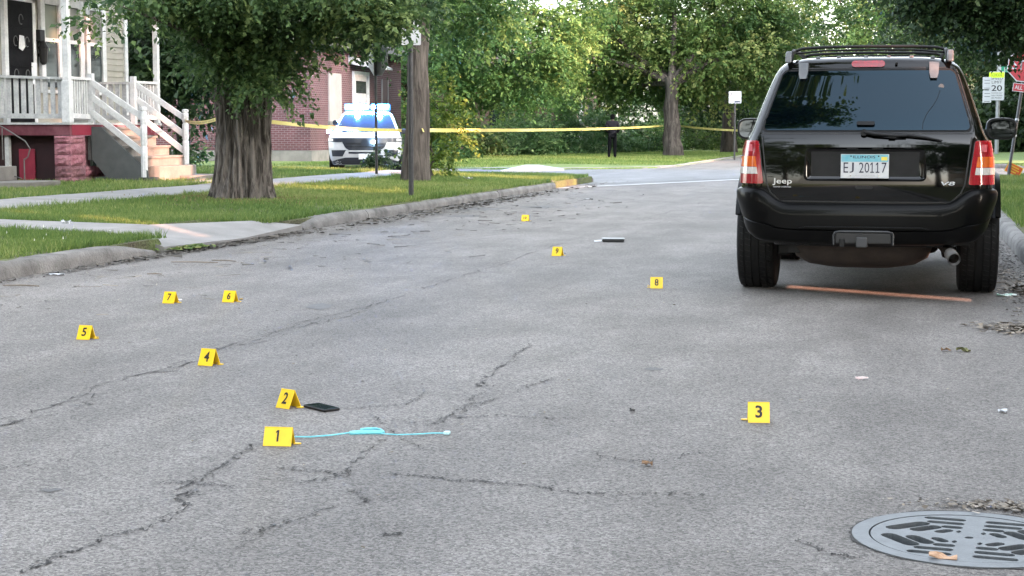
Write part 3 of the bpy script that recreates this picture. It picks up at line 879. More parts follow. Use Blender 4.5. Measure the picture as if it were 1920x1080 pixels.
cut.append(c)
boolean(body, cut)
body.data.materials.clear(); body.data.materials.append(M['paint_black'])
body.data.polygons.foreach_set('use_smooth', [True] * len(body.data.polygons)); body.data.set_sharp_from_angle(angle=R(32))

# rear window and its rubber seal
gx0 = lambda z: -np.interp(z, [1.115, 1.525], [.668, .556]); gx1 = lambda z: -gx0(z)
zz, a, b = rounded_ends(1.112, 1.532, lambda z: gx0(z) - .012, lambda z: gx1(z) + .012, .04)
SL.patch(zz, a, b, .002, .01, 24).build('window_seal', M['rubber'], suv, smooth=40)
zz, a, b = rounded_ends(1.124, 1.520, gx0, gx1, .035)
SL.patch(zz, a, b, .0045, .006, 28).build('rear_window', M['tint_glass'], suv, smooth=60)
# hair-line crack in the window and a wiring dot
pts = [(.36, 1.132), (.362, 1.17), (.385, 1.23), (.425, 1.285), (.45, 1.33), (.468, 1.385)]
MB().tube([SL.pt(x, z, .006) for x, z in pts], .0018, 5).build('antenna_wire', M['plastic_black'], suv)
q = SL.pt(.475, 1.41, .006); MB().lathe([(.018, -.004), (.016, .004)], (q.x, q.y, q.z), 'Y', 16).build('antenna_mount', M['trim_grey'], suv, smooth=30)
# tailgate shut lines
sl = MB()
def seam(f, z0, z1, side, wid=.009, n=16):
    SL.patch(list(np.linspace(z0, z1, n)), lambda z: side * f(z) - wid / 2, lambda z: side * f(z) + wid / 2, .0015, .004, 1, sl)
gate = lambda z: np.interp(z, [.66, .70, .76, 1.09, 1.14, 1.53], [.545, .600, .632, .672, .690, .580])
for sd in (-1, 1): seam(gate, .66, 1.53, sd)
SL.patch([1.536, 1.543], -.57, .57, .0015, .004, 16, sl)
SL.patch([.652, .662], -.55, .55, .0015, .004, 16, sl)
SL.patch([1.098, 1.106], -.675, .675, .0015, .004, 16, sl)
sl.build('tailgate_seam', M['black_ink'], suv)
# ledge over the number plate
zz, a, b = rounded_ends(1.012, 1.046, -.455, .455, .016, 4)
SL.patch(zz, a, b, .016, .03, 20).build('gate_ledge', M['paint_black'], suv, smooth=40)
zz, a, b = rounded_ends(.772, .792, -.40, .40, .009, 3)
SL.patch(zz, a, b, .008, .02, 16).build('gate_lip', M['paint_black'], suv, smooth=40)
zz, a, b = rounded_ends(.742, .760, -.055, .055, .008, 3)
SL.patch(zz, a, b, .006, .012, 6).build('release_pad', M['plastic_black'], suv, smooth=40)
# number plate
PY = -.933
plate = MB().box(-.154, .154, PY, PY + .004, .810, .968).build('license_plate', M['plate_white'], suv, bevel=.002)
zz_ = MB().box(-.15, .15, PY - .0012, PY - .0002, .918, .9645); zz_.build('plate_band', M['plate_blue'], plate)
def ptxt(s, x, z, w, h, mat, bold=.0, y=-.0022, nm='lettering'):
    fit_text(nm, s, w, h, mat, plate, face_matrix((x, PY + y, z), (0, -1, 0)), bold=bold)
M['plate_ink'] = nmat('plate_ink', (.012, .012, .035), .4)
def one(w, h, serif=True, th=.26):
    t = w * th; q = MB()
    q.add([(-t / 2, -h / 2, 0), (t / 2, -h / 2, 0), (t / 2, h / 2, 0), (-t / 2, h / 2, 0)], [(0, 1, 2, 3)])
    q.add([(-t / 2, h / 2, 0), (-t / 2, h / 2 - h * .16, 0), (-w * .5, h / 2 - h * .30, 0), (-w * .5, h / 2 - h * .17, 0)], [(0, 3, 2, 1)])
    if serif:
        for s in (-1, 1): q.add([(s * t / 2, -h / 2, 0), (s * w / 2, -h / 2, 0), (s * w / 2, -h / 2 + h * .11, 0), (s * t / 2, -h / 2 + h * .11, 0)], [(0, 1, 2, 3)])
    return q.mesh('lettering', False)
ptxt('ILLINOIS', -.004, .949, .142, .0175, M['plate_ink'], .01)
for k, (ch, x, w) in enumerate((('E', -.120, .030), ('J', -.083, .028), ('2', -.021, .030), ('0', .0145, .030), ('1', .048, .022), ('1', .083, .022), ('7', .124, .032))):
    if ch == '1':
        me = one(.024, .067); me.transform(face_matrix((x, PY - .0022, .880), (0, -1, 0))); obj('lettering', me, M['plate_ink'], plate)
    else: ptxt(ch, x, .880, w, .067, M['plate_ink'], .0)
ptxt('LAND OF LINCOLN', -.002, .8275, .135, .0085, nmat('plate_grey_ink', (.35, .35, .36), .5))
MB().box(.105, .143, PY - .0024, PY - .0014, .927, .950).build('sticker', M['sticker'], plate)
for x, z in ((-.088, .9545), (.088, .9545), (-.09, .826), (.09, .826)):
    MB().lathe([(.005, -.003), (.004, .003)], (x, PY - .003, z), 'Y', 10).build('bolt', M['chrome'] if z < .9 else M['plastic_black'], plate)
MB().box(-.345, .345, -.9175, -.9155, .805, 1.0).build('plate_recess', M['plastic_black'], suv)
for x in (-.08, .08):
    MB().box(x - .035, x + .035, -.955, -.925, .998, 1.008).build('plate_lamp', M['plastic_black'], suv, bevel=.003)
# badges
q = SL.pt(-.530, .785, .003)
fit_text('badge', 'Jeep', .128, .046, M['badge'], suv, face_matrix(q, (-.08, -1, 0)), bold=.012)
q = SL.pt(-.530, .752, .003)
fit_text('badge', 'GRAND CHEROKEE', .118, .0085, M['sign_white'], suv, face_matrix(q, (-.08, -1, 0)), bold=.004)
q = SL.pt(.528, .780, .003)
fit_text('badge', 'V8', .090, .024, M['sign_white'], suv, face_matrix(q, (.08, -1, 0)), bold=.012, shear=.15)
# tail lights, wrapping the corner
for sd in (-1, 1):
    inner = lambda z: np.interp(z, [.77, .90, 1.058], [.655, .672, .692])
    def s_in(z): return SL.s_of_x(inner(z), z)
    def s_out(z): return SL.s_of_x(SL.at(z)[0], z) + .035
    f0 = (lambda z: s_in(z)) if sd > 0 else (lambda z: -s_out(z)); f1 = (lambda z: s_out(z)) if sd > 0 else (lambda z: -s_in(z))
    zz, a, b = rounded_ends(.772, 1.056, f0, f1, .014, 4)
    tl = SL.patch(zz, a, b, .014, .03, 18).build('tail_light', M['lens_red'], suv, smooth=50)
    g0 = lambda z: s_in(z) + .028; g1 = lambda z: s_out(z) - .018
    h0 = (lambda z: g0(z)) if sd > 0 else (lambda z: -g1(z)); h1 = (lambda z: g1(z)) if sd > 0 else (lambda z: -g0(z))
    SL.patch(list(np.linspace(.884, .952, 4)), h0, h1, .0165, .01, 14).build('amber_lens', M['lens_amber'], tl, smooth=50)
    SL.patch(list(np.linspace(.836, .881, 4)), h0, h1, .0165, .01, 14).build('clear_lens', M['lens_clear'], tl, smooth=50)
    k0 = (lambda z: s_in(z) + .045) if sd > 0 else (lambda z: -s_in(z) - .085); k1 = (lambda z: s_in(z) + .085) if sd > 0 else (lambda z: -s_in(z) - .045)
    SL.patch(list(np.linspace(.985, 1.03, 4)), k0, k1, .0155, .01, 5).build('reflector', nmat('lens_pink', (.55, .12, .14), .2, coat=1), tl, smooth=50)
# centre brake light, hinges, glass handle, wiper
zz, a, b = rounded_ends(1.545, 1.588, -.108, .108, .020, 5)
SL.patch(zz, a, b, .012, .03, 12).build('brake_light', M['lens_red'], suv, smooth=45)
for sd in (-1, 1):
    f = lambda z: np.interp(z, [1.465, 1.50, 1.575], [.020, .029, .032])
    SL.patch(list(np.linspace(1.468, 1.578, 8)), lambda z: sd * .425 - f(z), lambda z: sd * .425 + f(z), .022, .035, 6).build('hinge_cover', M['trim_grey'], suv, smooth=30, bevel=.004)
q = SL.pt(.185, 1.568, 0)
MB().tube([q + Vector((0, -.001, 0)), q + Vector((0, -.02, -.002))], .009, 10).build('washer_jet', M['plastic_black'], suv, smooth=30)
zz, a, b = rounded_ends(1.158, 1.182, -.058, .058, .011, 4)
SL.patch(zz, a, b, .022, .02, 8).build('glass_handle', M['plastic_black'], suv, smooth=40)
wp = bpy.data.objects.new('wiper', MB().lathe([(.022, -.01), (.020, .02), (.012, .035)], (0, 0, 0), 'Y', 16).mesh('wiper')); C.objects.link(wp)
wp.data.materials.append(M['plastic_black']); wp.parent = suv
q0 = SL.pt(-.008, 1.108, .012); wp.location = q0 + Vector((0, -.015, 0))
pa = [SL.pt(x, z, o) - wp.location for x, z, o in ((-.008, 1.112, .03), (.06, 1.098, .04), (.18, 1.088, .045), (.26, 1.088, .042))]
MB().tube(pa, [.013, .012, .009, .008], 8).build('wiper_arm', M['plastic_black'], wp, smooth=40)
q = SL.pt(.17, 1.085, .035) - wp.location; MB().box(q.x - .022, q.x + .022, q.y - .012, q.y + .012, q.z - .016, q.z + .014).build('wiper_joint', M['plastic_black'], wp, bevel=.004)
pa = [SL.pt(x, z, .022) - wp.location for x, z in ((.02, 1.104), (.14, 1.100), (.26, 1.092), (.38, 1.076), (.485, 1.056))]
MB().tube(pa, [.006, .010, .012, .009, .005], 6).build('wiper_blade', M['plastic_black'], wp, smooth=40)
# roof rack
rails = []
for sd in (-1, 1):
    rk = MB(); rails.append(rk); rk.tube([(sd * .515, -.50, 1.585), (sd * .512, -.47, 1.645), (sd * .505, -.40, 1.662), (sd * .50, .1, 1.672), (sd * .495, .8, 1.662), (sd * .49, 1.0, 1.640), (sd * .49, 1.05, 1.60)], [.014, .016, .014, .014, .014, .014, .012], 10)
rack = bpy.data.objects.new('roof_rack', None); C.objects.link(rack); rack.parent = suv
for rk in rails: rk.build('rack_rail', M['plastic_black'], rack, smooth=50)
for sd in (-1, 1):
    MB().prism([(-.53, 1.578), (-.40, 1.582), (-.41, 1.640), (-.44, 1.660), (-.49, 1.658), (-.515, 1.625)], 'X', sd * .532 - .022, sd * .532 + .022).build('rack_foot', M['trim_grey'], rack, bevel=.012, seg=3)
for y in (-.33, .62):
    MB().tube([(-.495, y, 1.668), (-.45, y, 1.682), (-.3, y, 1.69), (0, y, 1.693), (.3, y, 1.69), (.45, y, 1.682), (.495, y, 1.668)], .010, 8).build('cross_bar', M['plastic_black'], rack, smooth=50)
    MB().tube([(-.50, y + .035, 1.65), (-.3, y + .035, 1.668), (0, y + .035, 1.672), (.3, y + .035, 1.668), (.50, y + .035, 1.65)], .007, 8).build('cross_bar', M['plastic_black'], rack, smooth=50)
for x in (-.34, -.2, -.02, .13, .28, .42):
    MB().box(x - .014, x + .014, -.43, .9, 1.600, 1.628 - .04 * x * x).build('roof_rub_strip', M['trim_grey'], rack, bevel=.006)

# rear bumper wrapping to the wheel arches
def bz_top(s): return float(np.interp(abs(s), [0, .50, .56, .62, .66, .70, 1.3], [.648, .648, .665, .715, .738, .744, .738]))
def bz_bot(s): return float(np.interp(abs(s), [0, .45, .60, .70, .78, .86, .95, 1.3], [.372, .376, .384, .396, .430, .495, .55, .58]))
SS = sorted(set(list(np.linspace(-1.22, 1.22, 73))))
prof = [(0.0, -.06), (.0, .0), (.05, .03), (.14, .05), (.34, .062), (.36, .055), (.38, .064), (.70, .066), (.88, .058), (.96, .045), (1.0, .02), (1.0, -.03)]
rows = []
for t, o in prof:
    row = []
    for s in SS:
        zb, zt = bz_bot(s), bz_top(s); z = zb + (zt - zb) * t
        k = float(np.interp(abs(s), [.5, .66, .82, 1.3], [1, .85, .58, .5]))
        p = SL.pt(s, max(z, .55), 0)      # keep the plan of the body's full width
        q = SL.pt(s, max(z, .55), o * k if o > 0 else o)
        row.append(Vector((q.x * (1 - .06 * max(0, .25 - t)), q.y, z)))
    rows.append(row)
bump = MB().grid(rows).build('rear_bumper', M['bumper_black'], suv, smooth=45)
cap = MB()
cap.prism([(x, z) for x, z in ((-.42, .486), (-.36, .499), (.36, .499), (.42, .486))], 'Y', -1.036, -1.02).build('bumper_lip', M['bumper_black'], bump, bevel=.003)
# tow opening with its receiver and socket
MB().box(-.180, .184, -1.032, -1.00, .385, .462).build('tow_recess', M['black_ink'], bump, bevel=.012, seg=3)
fr = MB()
fr.tube([(-.186, -1.03, .380), (-.188, -1.03, .440), (-.178, -1.033, .461), (-.15, -1.034, .468), (.155, -1.034, .468), (.182, -1.033, .461), (.192, -1.03, .440), (.190, -1.03, .380)], .0075, 8)
fr.build('recess_rim', nmat('dark_trim_rim', (.03, .032, .035), .4), bump, smooth=60)
MB().box(-.044, .030, -1.05, -.90, .365, .432).build('tow_receiver', nmat('dull_steel', (.035, .037, .04), .55), suv, bevel=.008)
MB().box(-.15, -.115, -1.04, -1.0, .365, .420).build('tow_socket', M['plastic_black'], suv, bevel=.006)
MB().tube([(-.35, -.90, .39), (.40, -.90, .39)], .03, 10).build('tow_bar', M['plastic_black'], suv, smooth=50)
# underbody: tank, axle, exhaust, chassis floor
tk = MB(); RZ = []
for z, wx, y0, y1 in ((.42, .46, -.78, -.05), (.34, .47, -.80, -.05), (.27, .44, -.78, -.08), (.225, .36, -.72, -.15), (.20, .22, -.62, -.25)):
    ring = []
    for k in range(32):
        a = 2 * PI * k / 32; ca, sa = math.cos(a), math.sin(a)
        ex = .55
        ring.append((-.02 + wx * math.copysign(abs(ca) ** ex, ca), (y0 + y1) / 2 + (y1 - y0) / 2 * math.copysign(abs(sa) ** ex, sa), z))
    RZ.append(ring + [ring[0]])
tk.grid(RZ); tk.f.append(tuple(range(4 * 33, 4 * 33 + 32))); tk.m.append(0)
tk.build('fuel_tank', M['rust'], suv, smooth=50)
MB().tube([(-.70, .0, .37), (-.15, 0, .37), (0, 0, .37), (.15, 0, .37), (.70, 0, .37)], [.045, .045, .12, .045, .045], 14).build('rear_axle', M['plastic_black'], suv, smooth=60)
for sd in (-1, 1):
    MB().tube([(sd * .52, .0, .30), (sd * .50, .05, .62)], .035, 10).build('shock_absorber', M['plastic_black'], suv, smooth=60)
    MB().box(sd * .56 - .05, sd * .56 + .05, -.30, .10, .25, .34).build('control_arm', M['plastic_black'], suv, bevel=.02)
MB().tube([(.42, .4, .36), (.44, -.25, .40), (.48, -.55, .38), (.545, -.80, .335), (.573, -.985, .302)], .034, 16, caps=False).build('exhaust_pipe', M['rust'], suv, smooth=60)
tp = MB()
a_, b_ = Vector((.556, -.87, .322)), Vector((.578, -1.01, .296))
tp.tube([a_, b_], .040, 20, caps=False); tp.tube([b_, a_], .035, 20, caps=False)
tp.build('exhaust_tip', nmat('steel_tip', (.34, .33, .32), .35, (.45, .44, .42), 20, metal=.4), suv, smooth=60)
MB().tube([a_ + Vector((0, .0, 0)), a_ + Vector((0, .01, 0))], .036, 16).build('exhaust_bore', M['black_ink'], suv)
MB().box(-.68, .68, -.84, 3.0, .375, .42).build('chassis_floor', M['plastic_black'], suv)
MB().box(-.50, -.40, -.7, 3.0, .30, .40).build('chassis_rail', M['plastic_black'], suv)
MB().box(.28, .50, .25, .9, .24, .38).build('muffler', M['rust'], suv, bevel=.05, seg=3)
# wheels, arch flares
for y in (0.0, 2.69):
    for sd in (-1, 1):
        wheel(suv, sd * .755, y, .372, .262, sd)
        fl = []
        for t in np.linspace(.38, PI - .38, 22):
            cy, cz = y + .445 * math.cos(t), .375 + .43 * math.sin(t)
            o2y, o2z = y + .475 * math.cos(t), .375 + .465 * math.sin(t)
            fl.append([(sd * .80, cy, cz), (sd * .884, cy, cz), (sd * .888, (cy + o2y) / 2, (cz + o2z) / 2), (sd * .855, o2y, o2z)])
        MB().grid(fl).build('arch_flare', M['bumper_black'], suv, smooth=50)
# side windows, doors' shut lines, handles
for sd in (-1, 1):
    ztop = [1.135, 1.2, 1.3, 1.4, 1.47, 1.505]
    for (a, b, c, d) in ((-.60, -.28, .02, .02), (.10, .86, .10, .84), (.94, 1.80, .93, 1.20)):
        y0 = lambda z, a=a, c=c: float(np.interp(z, [1.135, 1.505], [a, c])); y1 = lambda z, b=b, d=d: float(np.interp(z, [1.135, 1.505], [b, d]))
        SL.side_patch(ztop, lambda z: max(y0(z), SL.at(z)[1] + .13) if a < 0 else y0(z), (lambda z: .03) if a < 0 else y1, .004, sd).build('side_window', M['tint_glass'], suv, smooth=50)
    for y in (.06, .90):
        SL.side_patch(list(np.linspace(.5, 1.52, 14)), y - .004, y + .004, .0015, sd, .004, 1).build('door_seam', M['black_ink'], suv)
    for y in (.22, 1.08):
        MB().box(sd * .812 - .018, sd * .812 + .018, y, y + .16, .955, .99).build('door_handle', M['paint_black'], suv, bevel=.008)
    SL.side_patch([.64, .66, .72, .74], .48, 2.2, .016, sd, .02).build('side_moulding', M['bumper_black'], suv, smooth=40)
    # door mirrors
    mr = MB(); rr = []
    for y, sc in ((1.95, .45), (1.90, .85), (1.84, 1.0), (1.76, 1.0), (1.74, .96)):
        ring = []
        for k in range(20):
            a = 2 * PI * k / 20; ca, sa = math.cos(a), math.sin(a)
            ring.append((sd * (.985 + .118 * sc * math.copysign(abs(ca) ** .6, ca)), y, 1.135 + .088 * sc * math.copysign(abs(sa) ** .6, sa)))
        rr.append(ring + [ring[0]])
    mr.grid(rr); mr.f.append(tuple(range(20))); mr.m.append(0); mr.f.append(tuple(4 * 21 + k for k in range(20))); mr.m.append(0)
    mm = mr.build('door_mirror', M['plastic_black'], suv, smooth=50)
    MB().box(min(sd * .74, sd * .90), max(sd * .74, sd * .90), 1.80, 1.90, 1.08, 1.13).build('mirror_foot', M['plastic_black'], mm, bevel=.01)
    vs = [(sd * (.985 + .098 * math.copysign(abs(math.cos(a)) ** .6, math.cos(a))), 1.737 - .0, 1.135 + .07 * math.copysign(abs(math.sin(a)) ** .6, math.sin(a))) for a in np.linspace(0, 2 * PI, 20, endpoint=False)]
    # glass turned a little towards the driver
    vs = [(x, y + (x - sd * .985) * (-.12 * sd) - .012, z) for x, y, z in vs]
    MB().add(vs + [(x, y + .003, z) for x, y, z in vs], [tuple(range(20)), tuple(range(39, 19, -1))] + [(i, (i + 1) % 20, 20 + (i + 1) % 20, 20 + i) for i in range(20)]).build('mirror_glass', nmat('mirror_silver', (.09, .095, .10), .02, metal=1), mm)
    # front lamps and windscreen are on the far side
    MB().box(min(sd * .45, sd * .80), max(sd * .45, sd * .80), 3.36, 3.49, .80, .94).build('headlight', M['lens_clear'], suv, bevel=.03, seg=3)
wv = []
for z in np.linspace(1.14, 1.52, 7):
    w, yr, yf, Rr, Rf, b_ = SL.at(z)
    wv.append([((w - Rf * .6) * t, yf + .006 - .10 * abs(t) ** 3, z) for t in np.linspace(-1, 1, 13)])
MB().grid(wv).build('windscreen', M['tint_glass'], suv, smooth=60)
MB().box(-.36, .36, 3.44, 3.53, .68, .93).build('grille', M['chrome'], suv, bevel=.02)

# ------------------------------------------------------------------ police suv with its lights on
M['paint_white'] = nmat('white_car_paint', (.42, .44, .47), .28, (.46, .48, .50), 2, coat=1)
M['navy_trim'] = nmat('dark_trim', (.010, .014, .024), .4, coat=.3)
pol_at = gp(684, 323.5)
pv = thing('police_suv', (pol_at.x, pol_at.y, 0), 'white police suv with flashing blue roof lights facing the camera', 'police car', rz=R(16.5))
EL = Loft([
 (.20, .86, .14, 4.75, .30, .2, .10), (.36, .94, .04, 4.85, .34, .25, .16), (.55, .985, .00, 4.92, .36, .25, .18), (.80, .995, .02, 4.95, .36, .25, .20),
 (.93, .985, .05, 4.95, .34, .25, .20), (.98, .96, .16, 4.9, .34, .25, .20), (1.04, .94, .75, 4.9, .3, .25, .14), (1.09, .92, 1.20, 4.88, .28, .25, .10),
 (1.13, .90, 1.32, 4.85, .26, .25, .10), (1.30, .83, 1.58, 4.75, .22, .25, .10), (1.48, .755, 1.87, 4.6, .2, .25, .10), (1.58, .70, 2.03, 4.4, .2, .3, .10),
 (1.64, .62, 2.15, 4.2, .2, .3, .10), (1.67, .45, 2.4, 3.9, .2, .2, .1), (1.68, .2, 2.7, 3.5, .1, .1, .02)])
pb = EL.mesh([.20, .28, .36, .45, .55, .68, .80, .87, .93, .96, .98, 1.01, 1.04, 1.09, 1.13, 1.2, 1.30, 1.4, 1.48, 1.54, 1.58, 1.62, 1.64, 1.66, 1.67, 1.68]).build('body', M['paint_white'], pv)
cut = []
for y in (.95, 3.97):
    for s in (-1, 1):
        c = MB().lathe([(.42, -.3), (.42, .3)], (s * .95, y, .38), 'X', 32).build('cutter', None); c.parent = pv; cut.append(c)
boolean(pb, cut); pb.data.materials.clear(); pb.data.materials.append(M['paint_white'])
pb.data.polygons.foreach_set('use_smooth', [True] * len(pb.data.polygons)); pb.data.set_sharp_from_angle(angle=R(35))
ip = lambda xs, ys: (lambda z: float(np.interp(z, xs, ys)))
EL.patch(list(np.linspace(.60, .925, 8)), lambda z: -ip([.60, .66, .86, .925], [.42, .52, .62, .60])(z), ip([.60, .66, .86, .925], [.42, .52, .62, .60]), .012, .03, 16).build('grille', M['navy_trim'], pv, smooth=40)
for z in (.68, .76, .84):
    EL.patch([z, z + .018], -.5, .5, .02, .01, 12).build('grille_bar', M['plastic_black'], pv, smooth=40)
q = EL.pt(0, .79, .02); MB().lathe([(.11, -.006), (.10, .006)], (0, q.y, .79), 'Y', 24).build('emblem', M['navy_trim'], pv)
pv.children[-1].scale = (1, 1, .42); pv.children[-1].location.z = .79 * .58
for sd in (-1, 1):
    f0, f1 = ip([.80, .92], [.62, .58]), ip([.80, .92], [1.10, 1.18])
    A = (lambda z: f0(z)) if sd > 0 else (lambda z: -f1(z)); B = (lambda z: f1(z)) if sd > 0 else (lambda z: -f0(z))
    hl = EL.patch(list(np.linspace(.815, .925, 5)), A, B, .012, .03, 12).build('headlight', M['navy_trim'], pv, smooth=40)
    A2 = (lambda z: .86) if sd > 0 else (lambda z: -1.06); B2 = (lambda z: 1.06) if sd > 0 else (lambda z: -.86)
    EL.patch([.84, .87, .905], A2, B2, .016, .02, 6).build('lamp_lens', M['lens_clear'], hl, smooth=40)
    f0, f1 = ip([.42, .60], [.60, .50]), ip([.42, .60], [.90, .92])
    A = (lambda z: f0(z)) if sd > 0 else (lambda z: -f1(z)); B = (lambda z: f1(z)) if sd > 0 else (lambda z: -f0(z))
    EL.patch(list(np.linspace(.43, .60, 4)), A, B, .010, .03, 8).build('bumper_vent', M['navy_trim'], pv, smooth=40)
    mq = MB().box(min(sd * .93, sd * 1.12), max(sd * .93, sd * 1.12), 1.62, 1.74, 1.03, 1.17).build('door_mirror', M['navy_trim'], pv, bevel=.03, seg=3)
    for y in (.95, 3.97):
        wheel(pv, sd * .86, y, .375, .25, sd, .24)
    EL.side_patch([1.12, 1.25, 1.4, 1.52], ip([1.12, 1.52], [1.75, 2.25]), 4.2, .005, sd).build('side_window', M['tint_glass'], pv, smooth=50)
zb = lambda s: 0
EL.patch(list(np.linspace(.21, .40, 5)), lambda z: -ip([.21, .30, .40], [1.25, .95, .52])(z), ip([.21, .30, .40], [1.25, .95, .52]), .012, .03, 20).build('lower_bumper', M['navy_trim'], pv, smooth=40)
EL.patch([.505, .525, .555], lambda z: -.43, .43, .012, .03, 12).build('bumper_slot', M['navy_trim'], pv, smooth=40)
q = EL.pt(0, .42, .03); pl = MB().box(-.16, .16, q.y - .01, q.y, .355, .505).build('license_plate', M['plate_white'], pv, bevel=.004)
wrow = []
for z in np.linspace(1.135, 1.57, 8):
    w, yr, yf, Rr, Rf, b_ = EL.at(z)
    wrow.append([EL.pt((w - .07) * t, z, .008) for t in np.linspace(-1, 1, 15)])
M['police_glass'] = glass_mat('windscreen_glass', (.006, .012, .024), .08)
MB().grid(wrow).build('windscreen', M['police_glass'], pv, smooth=60)
MB().tube([(-.66, 1.23, 1.105), (0, 1.14, 1.10), (.66, 1.23, 1.105)], .02, 6).build('cowl', M['plastic_black'], pv)
# light bar
lb = MB().box(-.66, .66, 2.30, 2.62, 1.675, 1.705).build('light_bar', M['plastic_black'], pv, bevel=.01)
M['blue_lens'] = emat('blue_lens', (.03, .22, 1.0), 0.45, (.02, .08, .4))
M['blue_led'] = emat('blue_led', (.55, .85, 1.0), 60.0, (.3, .5, .9))
for (a, b) in ((-.64, .03), (.10, .64)):
    MB().box(a, b, 2.28, 2.64, 1.706, 1.865).build('blue_lens', M['blue_lens'], lb, bevel=.03, seg=3)
    k = 4 if b - a > .6 else 3
    for i in range(k):
        x0 = a + .04 + (b - a - .08) * i / k
        MB().box(x0, x0 + (b - a - .08) / k - .02, 2.262, 2.279, 1.735, 1.825).build('led', M['blue_led'], lb)
MB().box(.20, .30, -.06, -.035, .80, .86).build('grille_lamp', M['blue_led'], pv, bevel=.008)
MB().box(-1.10, -.98, 1.60, 1.62, 1.06, 1.13).build('mirror_lamp', M['blue_led'], pv, bevel=.008)
MB().tube([(-.80, 1.55, 1.32), (-.86, 1.40, 1.34)], [.05, .075], 12).build('spot_lamp', M['navy_trim'], pv)
for (x, y, z, e) in ((-.3, 2.15, 1.90, 150), (.38, 2.15, 1.90, 150), (-1.04, 1.5, 1.1, 6)):
    L = bpy.data.lights.new('police_lamp', 'POINT'); L.energy = e; L.color = (.10, .35, 1.0); L.shadow_soft_size = .08
    lo = bpy.data.objects.new('police_lamp', L); C.objects.link(lo); lo.parent = pv; lo.location = (x, y, z)
# ------------------------------------------------------------------ frame house with the white porch
M['siding'] = nmat('siding_cream', (.19, .185, .16), .7, (.26, .25, .215), 3, 6, (.3, .7), .2, 40, .004, fine=.06, fscale=60, stretch=(1, 1, 3))
M['white_paint'] = nmat('old_white_paint', (.38, .395, .41), .65, (.49, .50, .51), 5, 8, (.35, .6), .25, 40, .004, fine=.1, fscale=30)
M['grey_paint'] = nmat('old_grey_or_shaded_white', (.28, .29, .30), .7, (.38, .39, .395), 5, 8, (.35, .6), .25, 40, .004, fine=.14, fscale=30)  # also stands for shaded white on the porch side railings
M['red_paint'] = nmat('red_beam_paint', (.15, .006, .022), .55, (.20, .014, .034), 3, 6)
M['red_flaked'] = nmat('flaked_red_paint', (.15, .008, .02), .7, (.30, .15, .18), 4, 8, (.48, .56), fine=.15, fscale=40)
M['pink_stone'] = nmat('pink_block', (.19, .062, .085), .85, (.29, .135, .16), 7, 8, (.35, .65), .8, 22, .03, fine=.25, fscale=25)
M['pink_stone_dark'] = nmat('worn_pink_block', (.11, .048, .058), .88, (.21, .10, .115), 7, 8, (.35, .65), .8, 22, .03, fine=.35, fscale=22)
M['dark_void'] = nmat('dark_void_tone', (.014, .005, .007), .9, (.025, .008, .01), 3)
M['step_concrete'] = nmat('step_concrete', (.135, .125, .115), .9, (.205, .19, .172), 5, 8, (.3, .7), .4, 50, .01, fine=.14)
M['stringer'] = nmat('stringer_grey', (.045, .052, .054), .8, (.065, .072, .073), 4, 6, fine=.1)
M['door_iron'] = nmat('security_door', (.006, .006, .007), .6, (.009, .009, .010), 12, spec=.04)
M['window_dark'] = glass_mat('window_glass', (.025, .03, .033), .04)
M['blind'] = nmat('window_blind', (.10, .115, .085), .5, (.13, .145, .11), 2)
M['blind2'] = nmat('window_blind_tan', (.13, .125, .115), .35, (.17, .16, .14), 2, coat=.8)
M['roofing'] = nmat('roof_shingle', (.05, .048, .046), .9, (.09, .085, .08), 4, 8, fine=.3, fscale=20)
M['irong'] = nmat('iron_grey', (.06, .06, .062), .5)
HX = -16.0; PXF = -14.2; PY0 = 26.15; PY1 = 29.65; DECK = 1.26
house = thing('frame_house', (HX, 29, 0), 'cream clapboard house with a white railed porch on the left', 'house')
ho = Vector((HX, 29, 0))
def hb(name, x0, x1, y0, y1, z0, z1, mat, parent=house, bevel=.0, off=ho):
    return MB().box(x0 - off.x, x1 - off.x, y0 - off.y, y1 - off.y, z0 - off.z, z1 - off.z).build(name, mat, parent, bevel=bevel)
wall = hb('wall', -27, HX - .03, 24.6, 32.0, .1, 6.6, M['siding'])
# clapboards on the street side, one by one
ob = MB().prism([(.0, 0), (.032, 0), (.012, .125), (.0, .125)], 'Y', -4.4 + .08, 2.92)
b0 = None; z = 1.0; rg = random.Random(5)
k = 0
while z < 6.5:
    if b0 is None:
        b0 = ob.build('clapboard', M['siding'], wall); b0.location = (-.03, 0, z); c = b0
    else:
        c = inst(b0, wall, (-.03 + rg.uniform(-.002, .002), 0, z), (0, 0, rg.uniform(-.0006, .0006)))
    z += .122; k += 1
hb('corner_board', HX - .03, HX + .03, 31.90, 32.03, .9, 6.6, M['white_paint'], wall)
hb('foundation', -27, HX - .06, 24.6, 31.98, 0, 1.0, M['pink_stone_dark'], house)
# gable roof
rf = MB().add([(-27.5 - HX, 24.2 - 29, 6.55), (HX + .5 - HX, 24.2 - 29, 6.55), (.5, 3.4, 6.55), (-11.5, 3.4, 6.55), (-11.5, -.6, 9.2), (.5, -.6, 9.2)], [(0, 1, 5, 4), (2, 3, 4, 5), (1, 2, 5), (3, 0, 4), (0, 3, 2, 1)]).build('roof', M['roofing'], house)
